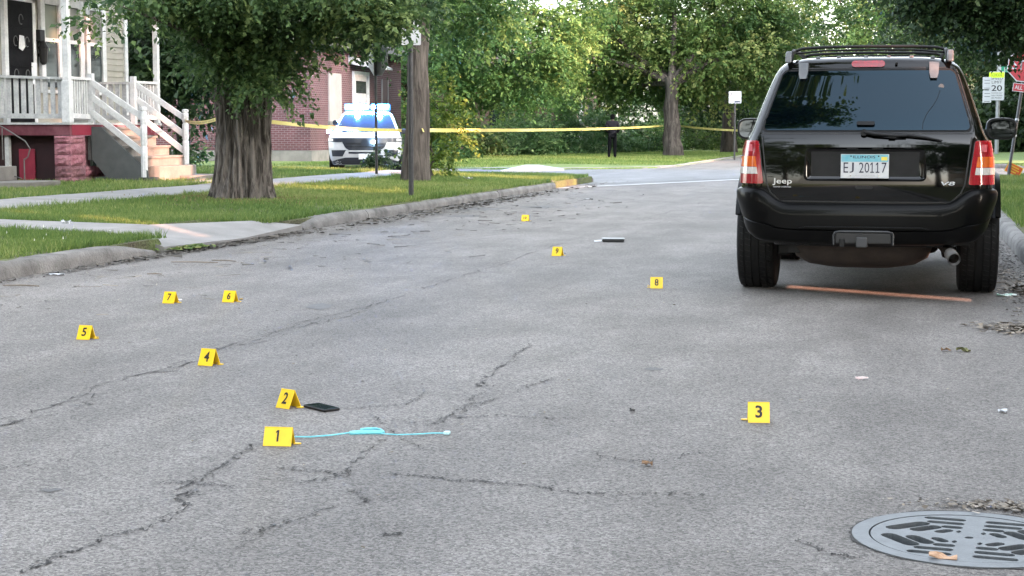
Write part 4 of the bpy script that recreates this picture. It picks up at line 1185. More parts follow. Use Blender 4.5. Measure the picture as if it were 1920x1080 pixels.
# door: iron security door in a white frame
dx = HX + .015
door = hb('door', dx, dx + .05, 27.22, 28.10, DECK + .02, 3.48, M['door_iron'])
def dbar(a, b, w=.012): return MB().bar(Vector(a) - ho, Vector(b) - ho, w, w).build('iron_bar', M['door_iron'], door)
for yv in (27.40, 27.50, 27.60, 27.70, 27.80, 27.92): dbar((dx + .06, yv, DECK + .15), (dx + .06, yv, 3.35))
for zv in (1.55, 2.0, 2.3, 2.62, 3.0): dbar((dx + .07, 27.30, zv), (dx + .07, 28.02, zv))
for (yc, zc) in ((27.45, 2.75), (27.85, 2.75), (27.45, 2.15), (27.85, 2.15), (27.65, 3.15)):
    MB().tube([Vector((dx + .075, yc + .07 * math.cos(t), zc + .09 * math.sin(t))) - ho for t in np.linspace(0, 5.2, 12)], .008, 5).build('iron_scroll', M['irong'], door)
MB().prism([(27.53 - 29, 2.62), (27.56 - 29, 2.86), (27.72 - 29, 2.85), (27.76 - 29, 2.66), (27.66 - 29, 2.58)], 'X', dx + .085 - HX, dx + .088 - HX).build('paper_note', M['white_paint'], door)
for (y0, y1, z0, z1) in ((27.10, 27.22, DECK, 3.6), (28.10, 28.20, DECK, 3.6), (27.10, 28.20, 3.48, 3.62)):
    hb('door_frame', HX, HX + .075, y0, y1, z0, z1, M['white_paint'], door)
hb('notice', HX + .08, HX + .085, 28.00, 28.19, 1.98, 2.38, M['sign_white'], door)
tag(hb('mailbox', HX + .02, HX + .14, 28.24, 28.42, 2.78, 3.0, M['plastic_black'], None, .01, Vector((0, 0, 0))), 'dark metal mailbox on the wall beside the porch door', 'mailbox')
lt = thing('wall_lantern', (HX + .03, 28.36, 2.4), 'black wall lantern below the mailbox on the porch', 'lantern')
MB().lathe([(.03, .0), (.07, .05), (.085, .3), (.10, .31), (.05, .42), (.02, .45)], (.10, 0, -.05), 'Z', 8).build('lantern_body', M['plastic_black'], lt)
MB().box(0, .10, -.03, .03, .1, .16).build('lantern_arm', M['plastic_black'], lt)
# three tall sash windows
for i, (y0, y1, up) in enumerate(((28.50, 29.12, M['blind']), (29.34, 29.96, M['blind2']), (30.26, 30.88, M['blind2']))):
    z0, z1, zm = 1.95, 3.55, 2.84
    w = hb('window', HX + .01, HX + .03, y0, y1, z0, z1, M['window_dark'])
    hb('blind', HX + .031, HX + .034, y0 + .05, y1 - .05, zm, z1 - .06, up, w)
    hb('pane', HX + .036, HX + .039, y0 + .05, y1 - .05, z0 + .05, zm - .03, M['window_dark'], w)
    for (a, b, c, d) in ((y0 - .10, y0 + .05, z0 - .06, z1 + .10), (y1 - .05, y1 + .10, z0 - .06, z1 + .10)):
        hb('casing', HX + .01, HX + .075, a, b, c, d, M['white_paint'], w)
    hb('head_casing', HX + .012, HX + .085, y0 + .051, y1 - .051, z1 - .05, z1 + .11, M['white_paint'], w)
    hb('meeting_rail', HX + .012, HX + .060, y0 + .051, y1 - .051, zm - .04, zm + .03, M['white_paint'], w)
    hb('sill', HX + .012, HX + .11, y0 - .12, y1 + .12, z0 - .12, z0 - .061, M['white_paint'], w)
# porch: deck, beam, posts, roof
porch = hb('porch_deck', HX + .01, PXF + .06, PY0 - .06, PY1 + .06, DECK - .035, DECK, M['grey_paint'])
beam = hb('porch_beam', HX + .02, PXF + .04, PY0 - .02, PY0 + .06, 1.04, DECK - .036, M['dark_void'], house)
beam.data.materials.clear(); beam.data.materials.append(nmat('shaded_red_beam', (.075, .010, .020), .7, (.12, .035, .048), 3, 6, (.4, .6), fine=.15))  # darker copy of the red, the south side's shade put into it
hb('porch_beam', PXF - .045, PXF + .045, PY0 + .061, 27.3, 1.04, DECK - .036, M['red_paint'])
hb('porch_beam', PXF - .045, PXF + .044, 27.301, PY1 + .04, 1.04, DECK - .036, M['red_flaked'])
hb('porch_roof', HX - .2, PXF + .45, PY0 - .5, PY1 + .5, 3.95, 4.15, M['grey_paint'])
def post(x, y, w, z0, z1, nm='porch_post', mat=None):
    return hb(nm, x - w / 2, x + w / 2, y - w / 2, y + w / 2, z0, z1, mat or M['white_paint'], house, .008)
post(PXF, PY0, .115, DECK, 3.95); hb('post_base', PXF - .075, PXF + .075, PY0 - .075, PY0 + .075, DECK, 1.98, M['white_paint'], house, .006)
post(PXF, PY1, .10, DECK, 3.95)
# railings: rails and each baluster
def railing(a, b, zt, zb, bw, bt, sp, mat, sag=0.0):
    a = Vector(a); b = Vector(b); L = (b - a).length; d = (b - a).normalized(); rl = bpy.data.objects.new('railing', MB().bar(Vector((a.x, a.y, zt + sag)) - ho, Vector((b.x, b.y, zt - sag)) - ho, .09, .045).mesh('railing')); C.objects.link(rl)
    rl.data.materials.append(mat); rl.parent = house
    MB().bar(Vector((a.x, a.y, zb + .02)) - ho, Vector((b.x, b.y, zb + .01)) - ho, .05, .085).build('bottom_rail', mat, rl)
    n = max(1, int(L / sp)); rg = random.Random(int(L * 100)); side = Vector((-d.y, d.x, 0))
    for k in range(n):
        q = a + d * (L * (k + .5) / n)
        p0 = Vector((q.x, q.y, zb - .01 + rg.uniform(-.02, .02))) - ho; p1 = Vector((q.x, q.y, zt - .02 + sag * (1 - 2 * (k + .5) / n))) - ho
        MB().bar(p0 + side * .032, p1 + side * .032, bw, bt, side).build('baluster', mat, rl)
    return rl
railing((HX + .03, PY0, 0), (PXF - .08, PY0, 0), 2.05, 1.36, .085, .022, .135, M['grey_paint'], .03)  # greyer than the front rails: shade of the south side in the colour
railing((PXF, PY0 + .08, 0), (PXF, 26.93, 0), 2.03, 1.36, .034, .034, .082, M['white_paint'])
railing((PXF, 28.66, 0), (PXF, PY1 - .05, 0), 2.03, 1.36, .034, .034, .105, M['white_paint'])
railing((HX + .03, PY1, 0), (PXF - .06, PY1, 0), 2.04, 1.36, .085, .022, .135, M['grey_paint'])  # greyed too, as its inner side lies in shade
for y in (26.97, 28.62):
    post(PXF + .02, y, .10, DECK - .02, 2.13, 'stair_newel')
# stairs: treads with risers, closed dark stringer
ST = [(.14, .31, -12.55, -13.0, 27.85, 29.05), (.31, .49, -12.92, -13.3, 27.22, 28.80), (.49, .67, -13.20, -13.56, 26.95, 28.62), (.67, .85, -13.48, -13.82, 26.95, 28.62), (.85, 1.03, -13.74, -14.08, 26.95, 28.62), (1.03, 1.19, -14.0, -14.14, 26.95, 28.62)]
stairs = hb('stair_stringer', -14.12, -13.05, 26.92, 28.60, .1, .30, M['stringer'])
for i, (z0, z1, xf, xb, y0, y1) in enumerate(ST):
    if i < 2:
        # rounded bottom steps of concrete
        pts = [(xb - .6, y0), (xf - .28, y0)] + [(xf - .28 + .28 * math.sin(t), y0 + .28 - .28 * math.cos(t)) for t in np.linspace(.3, PI / 2, 5)] + [(xf - .28 + .28 * math.cos(t), y1 - .28 + .28 * math.sin(t)) for t in np.linspace(0, PI / 2, 6)] + [(xb - .6, y1)]
        MB().prism([(x - ho.x, y - ho.y) for x, y in pts], 'Z', z0 - .1, z1).build('step', M['step_concrete'], stairs, bevel=.012)
    else:
        hb('step', -14.12, xf, y0 + .03, y1, z0 - .02, z1 - .045, M['step_concrete'], stairs)
        hb('tread', -14.12, xf + .03, y0 + .01, y1 + .02, z1 - .044, z1, M['step_concrete'], stairs, .006)
MB().prism([(x - ho.x, z) for x, z in ((-14.16, 1.19), (-13.98, 1.19), (-13.10, .42), (-13.06, .14), (-13.75, .14), (-14.16, .62))], 'Y', 26.90 - 29, 26.945 - 29).build('stringer_board', M['stringer'], stairs)
def newel(x, y, z0, z1):
    w = .062
    q = MB(); pr = [(w, z0), (w, z0 + (z1 - z0) * .42), (w * .8, z0 + (z1 - z0) * .44), (w, z0 + (z1 - z0) * .47), (w, z0 + (z1 - z0) * .72), (w * .75, z0 + (z1 - z0) * .75), (w * 1.02, z0 + (z1 - z0) * .79), (w * 1.02, z0 + (z1 - z0) * .92), (w * .8, z0 + (z1 - z0) * .935), (w * 1.05, z0 + (z1 - z0) * .95), (w * .95, z1 - .01), (w * .5, z1)]
    q.lathe(pr, (x - ho.x, y - ho.y, 0), 'Z', 8)
    return q.build('newel_post', M['white_paint'], house, smooth=35)
newel(-13.16, 26.93, .30, 1.54); newel(-13.16, 28.66, .49, 1.52)
for y in (26.93, 28.66):
    for (za, zb_) in ((1.98, 1.36), (1.72, 1.05), (1.44, .74)):
        MB().bar(Vector((-14.15, y, za)) - ho, Vector((-13.19, y, zb_)) - ho, .045, .105).build('stair_rail', M['white_paint'], house, bevel=.006)
# rock-faced blocks: corner pier and the wall beneath
def rock_block(name, x0, x1, y0, y1, z0, z1, mat, parent, seed):
    rg = random.Random(seed); mb = MB()
    n = 4
    for face in ('E', 'S', 'N'):
        P = []
        for j in range(n + 1):
            r_ = []
            for i in range(n + 1):
                u, v = i / n, j / n; e = min(u, 1 - u, v, 1 - v)
                d = (.028 + rg.uniform(-.014, .016)) if e > .01 else 0
                z = z0 + (z1 - z0) * v
                if face == 'E': r_.append((x1 + d, y0 + (y1 - y0) * u, z))
                elif face == 'S': r_.append((x0 + (x1 - x0) * u, y0 - d, z))
                else: r_.append((x1 - (x1 - x0) * u, y1 + d, z))
            P.append(r_)
        mb.grid([[Vector(p) - ho for p in r_] for r_ in P])
    mb.add([Vector(p) - ho for p in ((x0, y0, z0), (x1, y0, z0), (x1, y1, z0), (x0, y1, z0), (x0, y0, z1), (x1, y0, z1), (x1, y1, z1), (x0, y1, z1))], [(0, 3, 2, 1), (4, 5, 6, 7), (3, 0, 4, 7)])
    return mb.build(name, mat, parent, fix=True)
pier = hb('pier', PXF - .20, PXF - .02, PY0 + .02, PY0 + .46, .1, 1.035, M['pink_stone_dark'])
zc = .12; i = 0
while zc < 1.0:
    h = min(.195, 1.035 - zc)
    rock_block('block', PXF - .26, PXF + .05, PY0 - .02, PY0 + .50, zc + .005, zc + h - .005, M['pink_stone'] if i > 1 else M['pink_stone_dark'], pier, i); zc += .195; i += 1
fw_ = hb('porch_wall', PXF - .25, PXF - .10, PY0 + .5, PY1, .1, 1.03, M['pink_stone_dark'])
for r_ in range(5):
    z0 = .12 + r_ * .185; y = PY0 + .56 + (.12 if r_ % 2 else 0); c = 0
    if r_ % 2: rock_block('block', PXF - .2, PXF - .06, PY0 + .53, PY0 + .67, z0 + .005, z0 + .18, M['pink_stone'], fw_, 90 + r_)
    while y < PY1 - .2:
        L = .36
        inwin = (.45 < z0 + .09 < .98) and (y + L > 27.05 and y < 27.75)
        if not inwin:
            rock_block('block', PXF - .2, PXF - .06, y + .005, y + L - .005, z0 + .005, min(1.03, z0 + .18), M['pink_stone'] if (r_ + c) % 3 else M['pink_stone_dark'], fw_, r_ * 10 + c)
        y += L; c += 1
gb = hb('glass_block_window', PXF - .12, PXF - .075, 27.1, 27.72, .49, .80, nmat('glass_block', (.10, .16, .14), .15, (.17, .24, .21), 18, coat=.6))
for k in range(4):
    for j in range(2):
        hb('glass_block', PXF - .074, PXF - .055, 27.115 + k * .152, 27.255 + k * .152, .50 + j * .15, .64 + j * .15, M['window_dark'] if (k + j) % 3 else gb.data.materials[0], gb, .01)
hb('window_frame', PXF - .10, PXF - .05, 27.03, 27.12, .60, 1.03, M['grey_paint'], house)
hb('window_sill', PXF - .10, PXF - .04, 27.13, 27.75, .81, .85, M['white_paint'], house)
# dark sheet painted as the shaded hollow under the side of the porch
hb('porch_shade_sheet', HX + .05, PXF - .28, PY0 + .25, PY0 + .28, .1, 1.05, M['dark_void'])
hb('skirt_board', -15.25, -14.95, PY0 + .16, PY0 + .19, .1, .80, M['red_paint'])
hb('skirt_post', -15.46, -15.38, PY0 + .05, PY0 + .13, .1, 1.04, M['grey_paint'])

# concrete stoop with an iron handrail at the left edge
stoop = thing('stoop', (-14.25, 23.75, .15), 'low concrete stoop with thin iron handrail at the left edge', 'steps')
pts = [(-1.2, -.55), (.55, -.55)] + [(.55 + .35 * math.sin(t), -.2 - .35 * math.cos(t)) for t in np.linspace(.2, PI / 2, 5)] + [(.90, .55), (-1.2, .55)]
MB().prism(pts, 'Z', -.1, .17).build('step', M['step_concrete'], stoop, bevel=.012)
MB().prism([(-1.4, -.5), (.15, -.5), (.15, .50), (-1.4, .50)], 'Z', .171, .40).build('step', M['step_concrete'], stoop, bevel=.012)
M['iron_rail'] = nmat('iron_rail', (.06, .058, .055), .6, (.10, .095, .09), 12)
hr = MB()
hr.tube([(-1.2, .42, 1.55), (-.55, .42, 1.28), (.05, .42, .98), (.36, .42, .80), (.44, .42, .68), (.40, .42, .55), (.33, .42, .50)], 0.011, 8)
hr.build('handrail', M['iron_rail'], stoop, smooth=50)
MB().tube([(.33, .42, .52), (.33, .42, .17)], 0.011, 8).build('rail_post', M['iron_rail'], stoop)
MB().tube([(-1.2, .42, .62), (.28, .42, .20)], .009, 6).build('lower_rail', M['iron_rail'], stoop)
for x in (-.9, -.45, -.05):
    MB().tube([(x, .42, .50), (x, .42, 1.40 - .44 * (x + .9))], .009, 6).build('rail_bar', M['iron_rail'], stoop)

# ------------------------------------------------------------------ brick house across the side street
BC = Vector((-20.0, 53.6, .0))
M['brick'] = brick_mat('red_brick', (.064, .021, .026), (.088, .031, .036), (.155, .125, .128))
M['limestone'] = nmat('grey_foundation', (.12, .118, .11), .9, (.17, .165, .155), 3, 6, fine=.15)
bh = thing('brick_house', BC, 'red brick bungalow with boarded windows behind the police suv', 'house')
BL = 10.4
bw = MB().box(-12, 0, 0, BL, .45, 4.0).build('wall', M['brick'], bh)
MB().box(-12.05, .05, -.05, BL + .05, -.2, .44).build('foundation', M['limestone'], bh)
MB().add([(-12.6, -.6, 4.02), (.6, -.6, 4.02), (.6, BL + .6, 4.02), (-12.6, BL + .6, 4.02), (-8.5, BL / 2, 6.6), (-3.5, BL / 2, 6.6)], [(0, 1, 5, 4), (1, 2, 5), (2, 3, 4, 5), (3, 0, 4), (3, 2, 1, 0)]).build('roof', M['roofing'], bh)
M['board'] = nmat('plywood_white', (.24, .22, .215), .7, (.29, .27, .26), 2, 5)
def bwin(y0, y1, z0, z1, mat, nm='window'):
    w = MB().box(-.02, .03, y0, y1, z0, z1).build(nm, mat, bh)
    MB().box(.0, .09, y0 - .12, y1 + .12, z0 - .14, z0 - .001).build('sill', M['limestone'], w)
    for (a, b) in ((y0 - .06, y0), (y1, y1 + .06)):
        MB().box(.0, .05, a, b, z0, z1).build('frame', M['board'], w)
    return w
def yat(px, x): # y on the street front for a pixel column
    t = R(13.542) + math.atan((960 - px) / 3114.0)
    return -x / math.tan(t)
bwin(yat(617, -20) - 53.6, yat(638, -20) - 53.6, 1.45, 3.15, M['board'])
y0, y1 = yat(663, -20) - 53.6, yat(688, -20) - 53.6
dr = MB().box(-.02, .04, y0, y1, 1.0, 3.15).build('door', M['grey_paint'], bh)
MB().box(.041, .05, y0 + .2, y1 - .2, 2.5, 2.95).build('pane', M['window_dark'], dr)
for (a, b, c, d) in ((y0 - .12, y0, 1.0, 3.3), (y1, y1 + .12, 1.0, 3.3), (y0, y1, 3.151, 3.3)):
    MB().box(0, .08, a, b, c, d).build('door_frame', M['white_paint'], dr)
MB().prism([(0, 3.85), (.9, 3.45), (.9, 3.38), (0, 3.55)], 'Y', y0 - .5, y1 + .4).build('awning', M['white_paint'], bh)
bwin(yat(716, -20) - 53.6, yat(726, -20) - 53.6, 1.3, 3.1, nmat('dark_board_window', (.10, .06, .06), .7))
for k in range(4):
    MB().box(.02, 1.2 - .28 * k, y0 - .5, y1 + .5, .0 + .22 * k, .219 + .22 * k).build('step', M['limestone'], bh)
w = MB().box(-3.4, -2.7, -.03, .02, .5, .95).build('window', M['window_dark'], bh)
MB().box(-3.5, -2.6, -.06, .0, .44, .5).build('sill', M['limestone'], w)
w = MB().box(-2.9, -2.2, -.03, .02, 1.5, 2.7).build('window', M['dark_void'], bh)
MB().box(-3.0, -2.1, -.06, .0, 1.36, 1.499).build('sill', M['limestone'], w)
MB().box(-8.0, -7.2, -.03, .02, 1.5, 2.7).build('window', M['window_dark'], bh)
pp = MB().lathe([(.05, 0), (.05, .55)], (0, 0, 0), 'Z', 10).build('vent_pipe', M['white_paint']); pp.location = BC + Vector((1.4, .6, .02))
tag(pp, 'short white pipe standing before the brick house corner', 'pipe')

# ------------------------------------------------------------------ simple neighbours: brown house half hidden by the shrubs, and the row across the street
def neighbour(name, loc, w, d, h, mat, label, rz=0, roof=2.2, windows=True):
    t = thing(name, loc, label, 'house', rz=rz)
    wl = MB().box(-w / 2, w / 2, -d / 2, d / 2, 0, h).build('wall', mat, t)
    MB().add([(-w / 2 - .4, -d / 2 - .4, h), (w / 2 + .4, -d / 2 - .4, h), (w / 2 + .4, d / 2 + .4, h), (-w / 2 - .4, d / 2 + .4, h), (-w / 2 - .4, 0, h + roof), (w / 2 + .4, 0, h + roof)], [(0, 1, 5, 4), (2, 3, 4, 5), (1, 2, 5), (3, 0, 4), (3, 2, 1, 0)]).build('roof', M['roofing'], t)
    if windows:
        nfl = 2 if h > 5 else 1
        for f in range(nfl):
            for sgn in (-1, 1):
                for k in (-1, 0, 1):
                    if f == 0 and k == 0:
                        q = MB().box(sgn * w / 2 - .03, sgn * w / 2 + .03, -.5, .5, .3, 2.5).build('door', M['white_paint'], t); continue
                    q = MB().box(sgn * w / 2 - .03, sgn * w / 2 + .03, k * d * .3 - .55, k * d * .3 + .55, 1.2 + 3 * f, 2.7 + 3 * f).build('window', M['window_dark'], t)
                    MB().box(sgn * w / 2 - .06, sgn * w / 2 + .06, k * d * .3 - .65, k * d * .3 + .65, 1.08 + 3 * f, 1.199 + 3 * f).build('sill', M['white_paint'], q)
                q = MB().box(w * .2 * sgn - .5, w * .2 * sgn + .5, -d / 2 - .03, -d / 2 + .03, 1.2 + 3 * f, 2.7 + 3 * f).build('window', M['window_dark'], t)
    return t
M['brick_brown'] = brick_mat('brown_brick', (.12, .072, .052), (.155, .095, .066), (.2, .175, .15))
M['brick_tan'] = brick_mat('tan_brick', (.34, .24, .17), (.42, .30, .21), (.42, .38, .33))
neighbour('brown_house', (-22.5, 86, 0), 11, 9, 3.6, M['brick_brown'], 'brown brick house glimpsed through the shrubs beyond the crossing')
# ------------------------------------------------------------------ trees: tapered trunk, limbs, and leaf sprays spread through the crown
def bark_mat(name, a, b, scale=9, bump=1.0):
    m, n, l, p = new_mat(name)
    tc = n.new('ShaderNodeTexCoord'); mp = n.new('ShaderNodeMapping'); mp.inputs['Scale'].default_value = (1, 1, .13)
    l.new(tc.outputs['Object'], mp.inputs[0])
    no = n.new('ShaderNodeTexNoise'); no.inputs['Scale'].default_value = scale; no.inputs['Detail'].default_value = 7; no.inputs['Roughness'].default_value = .65; no.inputs['Distortion'].default_value = .6
    l.new(mp.outputs[0], no.inputs['Vector'])
    rp = n.new('ShaderNodeValToRGB'); rp.color_ramp.elements[0].position = .40; rp.color_ramp.elements[1].position = .60
    rp.color_ramp.elements[0].color = c4(a); rp.color_ramp.elements[1].color = c4(b); l.new(no.outputs[0], rp.inputs[0])
    l.new(rp.outputs[0], p.inputs['Base Color']); p.inputs['Roughness'].default_value = .95; p.inputs['Specular IOR Level'].default_value = .2
    bp = n.new('ShaderNodeBump'); bp.inputs['Strength'].default_value = bump; bp.inputs['Distance'].default_value = .05
    l.new(no.outputs[0], bp.inputs['Height']); l.new(bp.outputs[0], p.inputs['Normal'])
    return m
M['bark'] = bark_mat('bark_grey', (.036, .031, .028), (.105, .092, .082))
M['bark_dark'] = bark_mat('bark_dark', (.016, .013, .011), (.05, .042, .035), 8)
M['leaf_elm'] = leaf_mat('elm_leaves', (.034, .074, .030), (.095, .165, .056), (.23, .30, .105), .45)
M['leaf_maple'] = leaf_mat('maple_leaves', (.034, .085, .026), (.090, .180, .050), (.20, .30, .085), .46)
M['leaf_linden'] = leaf_mat('linden_leaves', (.038, .084, .024), (.105, .175, .045), (.30, .32, .11), .45)
M['leaf_dark'] = leaf_mat('dark_leaves', (.014, .034, .014), (.032, .066, .022), (.07, .115, .035), .32)
M['leaf_bush'] = leaf_mat('bush_leaves', (.030, .080, .027), (.085, .165, .058), (.19, .27, .11), .38)
M['leaf_yellow'] = leaf_mat('sapling_leaves', (.05, .10, .018), (.12, .185, .03), (.25, .30, .06), .42)

def unit(v):
    return v / np.maximum(np.linalg.norm(v, axis=-1, keepdims=True), 1e-9)

def sprays(rg, starts, dirs, length, nl, size, droop=.35, width=.34):
    """leaf quads set along twigs; returns (N,4,3)"""
    Mn = len(starts); t = np.linspace(.12, 1, nl)[None, :, None]
    L = length[:, None, None]
    pos = starts[:, None, :] + dirs[:, None, :] * L * t + np.array([0, 0, -1.0]) * droop * L * t ** 2
    pos = pos + rg.normal(0, .012, pos.shape) * (size / .08)
    ax = unit(dirs[:, None, :] + np.array([0, 0, -1.0]) * 2 * droop * t * .6)
    side = unit(np.cross(ax, np.array([0, 0, 1.0]) + rg.normal(0, .35, (Mn, 1, 3))))
    sg = np.where(np.arange(nl) % 2 == 0, 1, -1)[None, :, None]
    d = unit(side * sg * .85 + ax * .55 + rg.normal(0, .32, pos.shape) + np.array([0, 0, -.28]))
    nr = unit(np.array([0, 0, 1.0]) + rg.normal(0, .42, pos.shape))
    b = unit(np.cross(d, nr)); nr = np.cross(b, d)
    s = size * rg.uniform(.6, 1.2, (Mn, nl, 1)) * rg.uniform(.65, 1.3, (Mn, 1, 1))
    p = pos.reshape(-1, 3); d = d.reshape(-1, 3); b = b.reshape(-1, 3); nr = nr.reshape(-1, 3); s = s.reshape(-1, 1)
    V = np.empty((len(p), 4, 3))
    V[:, 0] = p; V[:, 1] = p + d * s * .48 + b * s * width + nr * s * .08; V[:, 2] = p + d * s - nr * s * .10; V[:, 3] = p + d * s * .48 - b * s * width + nr * s * .08
    return V

def crown(rg, blobs, nl, size, tw, droop=.35, clump=.38, clumps_per=14):
    """blobs: (cx, cy, cz, rx, ry, rz, twigs)"""
    out = []; rnd = []
    for (cx, cy, cz, rx, ry, rz, nt) in blobs:
        c = np.array([cx, cy, cz]); rr = np.array([rx, ry, rz]); k = max(3, int(nt / clumps_per))
        u = unit(rg.normal(0, 1, (k, 3))) * (rg.uniform(.12, 1, (k, 1)) ** .42)
        cc = c + u * rr
        i = rg.integers(0, k, nt)
        st = cc[i] + rg.normal(0, clump, (nt, 3)) * np.array([1, 1, .55])
        dr = unit((st - c) / rr * .9 + rg.normal(0, .5, (nt, 3)) + np.array([0, 0, .05]))
        out.append(sprays(rg, st, dr, tw * rg.uniform(.5, 1.3, nt), nl, size, droop))
        base = .42 + .22 * rg.normal(0, 1, k)[i]
        rnd.append(np.clip(base[:, None] + rg.normal(0, .16, (nt, nl)), 0, 1).ravel())
    return np.concatenate(out), np.concatenate(rnd)

def limb_path(a, b, bend, rg, n=6):
    a = Vector(a); b = Vector(b); P = []
    off = Vector((rg.normal() * bend, rg.normal() * bend, bend * .6))
    for i in range(n):
        t = i / (n - 1)
        P.append(a.lerp(b, t) + off * math.sin(PI * t) + Vector(rg.normal(0, .02, 3)))
    return P

def tree(name, label, base, r0, h, top, blobs, nl=9, size=.12, tw=.6, mat='leaf_maple', bark='bark', seed=1, group=None, limbs=None, droop=.35, clump=.38, limb_r=.5, cat='tree', flare=1.35, extra=None, trunk=True, clumps_per=14):
    rg = np.random.default_rng(seed); B = Vector(base)
    t = thing(name, B, label, cat, group)
    if trunk:
        tb = MB(); n = 8; P = []; rr = []
        for i in range(n + 1):
            f = i / n; P.append(Vector((0, 0, -.1)).lerp(Vector(top) - B, f) + Vector((rg.normal() * .03, rg.normal() * .03, 0)) * (1 if 0 < f < 1 else 0))
            rr.append(r0 * (1 + (flare - 1) * math.exp(-f * h / .5)) * (1 - .38 * f))
        tb.tube(P, rr, 18)
        to = tb.build('trunk', M[bark], t, smooth=70)
        for lb in (limbs or []):
            a, b, r1 = lb
            P = limb_path(Vector(a) - B, Vector(b) - B, .18, rg)
            MB().tube(P, [r1 * (1 - .75 * i / (len(P) - 1)) for i in range(len(P))], 9).build('limb', M[bark], t, smooth=70)
        for (cx, cy, cz, rx, ry, rz, nt) in blobs:
            if limbs is None:
                a = Vector(top) - B; b = Vector((cx, cy, cz)) - B
                if (b - a).length > .3:
                    P = limb_path(a * .92, b, .25, rg)
                    MB().tube(P, [r0 * limb_r * (1 - .8 * i / (len(P) - 1)) for i in range(len(P))], 8).build('limb', M[bark], t, smooth=70)
    V, rnd = crown(rg, blobs, nl, size, tw, droop, clump, clumps_per)
    if extra is not None:
        V = np.concatenate([V, extra[0]]); rnd = np.concatenate([rnd, extra[1]])
    V = V - np.array(B)
    quads('crown', V, rnd, M[mat], t)
    return t

# the big furrowed tree on the verge: real ridges in the bark
T1 = Vector((-9.15, 21.8, .17))
def furrowed(nr=150, nz=90, H=3.6):
    rg = np.random.default_rng(4); P = []
    z = np.linspace(-.08, H, nz); a = np.linspace(0, 2 * PI, nr, endpoint=False)
    A, Z = np.meshgrid(a, z)
    rad = .375 * (1 - .05 * Z) + .085 * np.exp(-np.clip(Z, 0, 9) / .24) + .04 * np.exp(-((Z - 1.5) / .35) ** 2)
    # buttress lobes at the foot
    rad += (.03 * np.cos(3 * A + .6) + .025 * np.cos(5 * A + 2)) * np.exp(-np.clip(Z, 0, 9) / .4) + .012 * np.cos(2 * A + 1)
    w = 0
    for (k, m, ph) in ((30, 1.2, .3), (22, -2.2, 1.9), (37, 3.1, 4.0), (15, 2.4, 2.2)):
        w = w + np.sin(k * A + m * Z + ph + 1.6 * np.sin(2.4 * Z + k + 2.2 * np.sin(A * 2 + k)) + .8 * np.sin(5.1 * Z + k * 2.1))
    ridge = np.tanh(w * 1.1)
    brk = np.sin(11 * Z + 4 * np.sin(7 * A) + 3 * np.sin(13 * A + Z)) 
    rad += .028 * ridge + .006 * brk * (ridge > 0)
    # an old wound on the side facing the street
    X = rad * np.cos(A) + .02 * Z; Y = rad * np.sin(A)
    vs = np.stack([X, Y, Z], -1).reshape(-1, 3)
    fs = []
    for i in range(nz - 1):
        for k in range(nr):
            k2 = (k + 1) % nr; fs.append((i * nr + k, i * nr + k2, (i + 1) * nr + k2, (i + 1) * nr + k))
    mb = MB(); mb.add(vs.tolist(), fs); return mb
M['bark_elm'] = bark_mat('bark_furrowed', (.032, .028, .025), (.185, .165, .150), 15, 1.0)
rg = np.random.default_rng(31)
def around(px, py, c): q = dp(px, py, c); return (q.x, q.y, q.z)
def blob(px, py, c, rx, rz, nt, ry=None):
    q = dp(px, py, c); return (q.x, q.y, q.z, rx, ry or rx, rz, nt)
# low foliage as it hangs in the photograph, then the rest of the crown above the frame
low = [blob(470, 75, 22.4, .40, .36, 480), blob(430, 125, 22.6, .13, .18, 90), blob(512, 138, 22.2, .14, .17, 100), blob(468, 160, 22.0, .20, .05, 40), blob(415, 28, 22.2, .42, .30, 420), blob(325, -25, 21.8, .42, .20, 260),
       blob(235, -22, 20.6, .34, .14, 110), blob(548, 45, 22.2, .32, .28, 300), blob(640, 8, 22.0, .50, .20, 420), blob(700, 38, 21.6, .32, .14, 220), blob(755, 0, 22.6, .36, .16, 220), blob(665, 66, 22.4, .18, .06, 50),
       blob(180, 30, 19.8, .12, .05, 14), blob(208, 52, 20.4, .08, .05, 8), blob(545, -42, 21.5, 1.5, .30, 1000), blob(400, -35, 22.5, 1.2, .3, 800), blob(395, 82, 23.4, .20, .22, 110)]
high = [(-9.1, 21.8, 6.4, 3.6, 3.6, 1.4, 520), (-9.1, 21.8, 8.6, 4.2, 4.2, 2.0, 420), (-7.0, 19.5, 6.0, 2.2, 2.2, 1.0, 200), (-11.5, 23.5, 6.0, 2.2, 2.2, 1.0, 200)]
V2, r2 = crown(rg, high, 9, .13, .7, .3, .45)
big = tree('street_tree', 'old wide tree with deeply furrowed trunk on the left verge', T1, .4, 3.6, (T1.x + .08, T1.y, 3.7), low, 10, .080, .30, 'leaf_elm', 'bark_elm', 41, 'trees on the left verge', limbs=[
    ((-9.1, 21.8, 2.5), around(640, 20, 22), .15), ((-9.1, 21.8, 2.9), around(290, 0, 21.5), .15), ((-9.1, 21.8, 3.4), (-7.0, 19.5, 5.2), .16), ((-9.1, 21.8, 3.4), (-11.5, 23.5, 5.4), .17),
    ((-9.1, 21.8, 3.4), (-9.3, 22.0, 8), .2), ((-9.1, 21.8, 2.3), around(760, 30, 22.4), .06), ((-9.15, 21.8, 2.0), around(230, 15, 20.6), .05)], extra=(V2, r2), clump=.17, trunk=True, droop=.4, clumps_per=16)
for ch in list(big.children):
    if ch.name.startswith('trunk'): bpy.data.objects.remove(ch)
furrowed().build('trunk', M['bark_elm'], big, smooth=70)

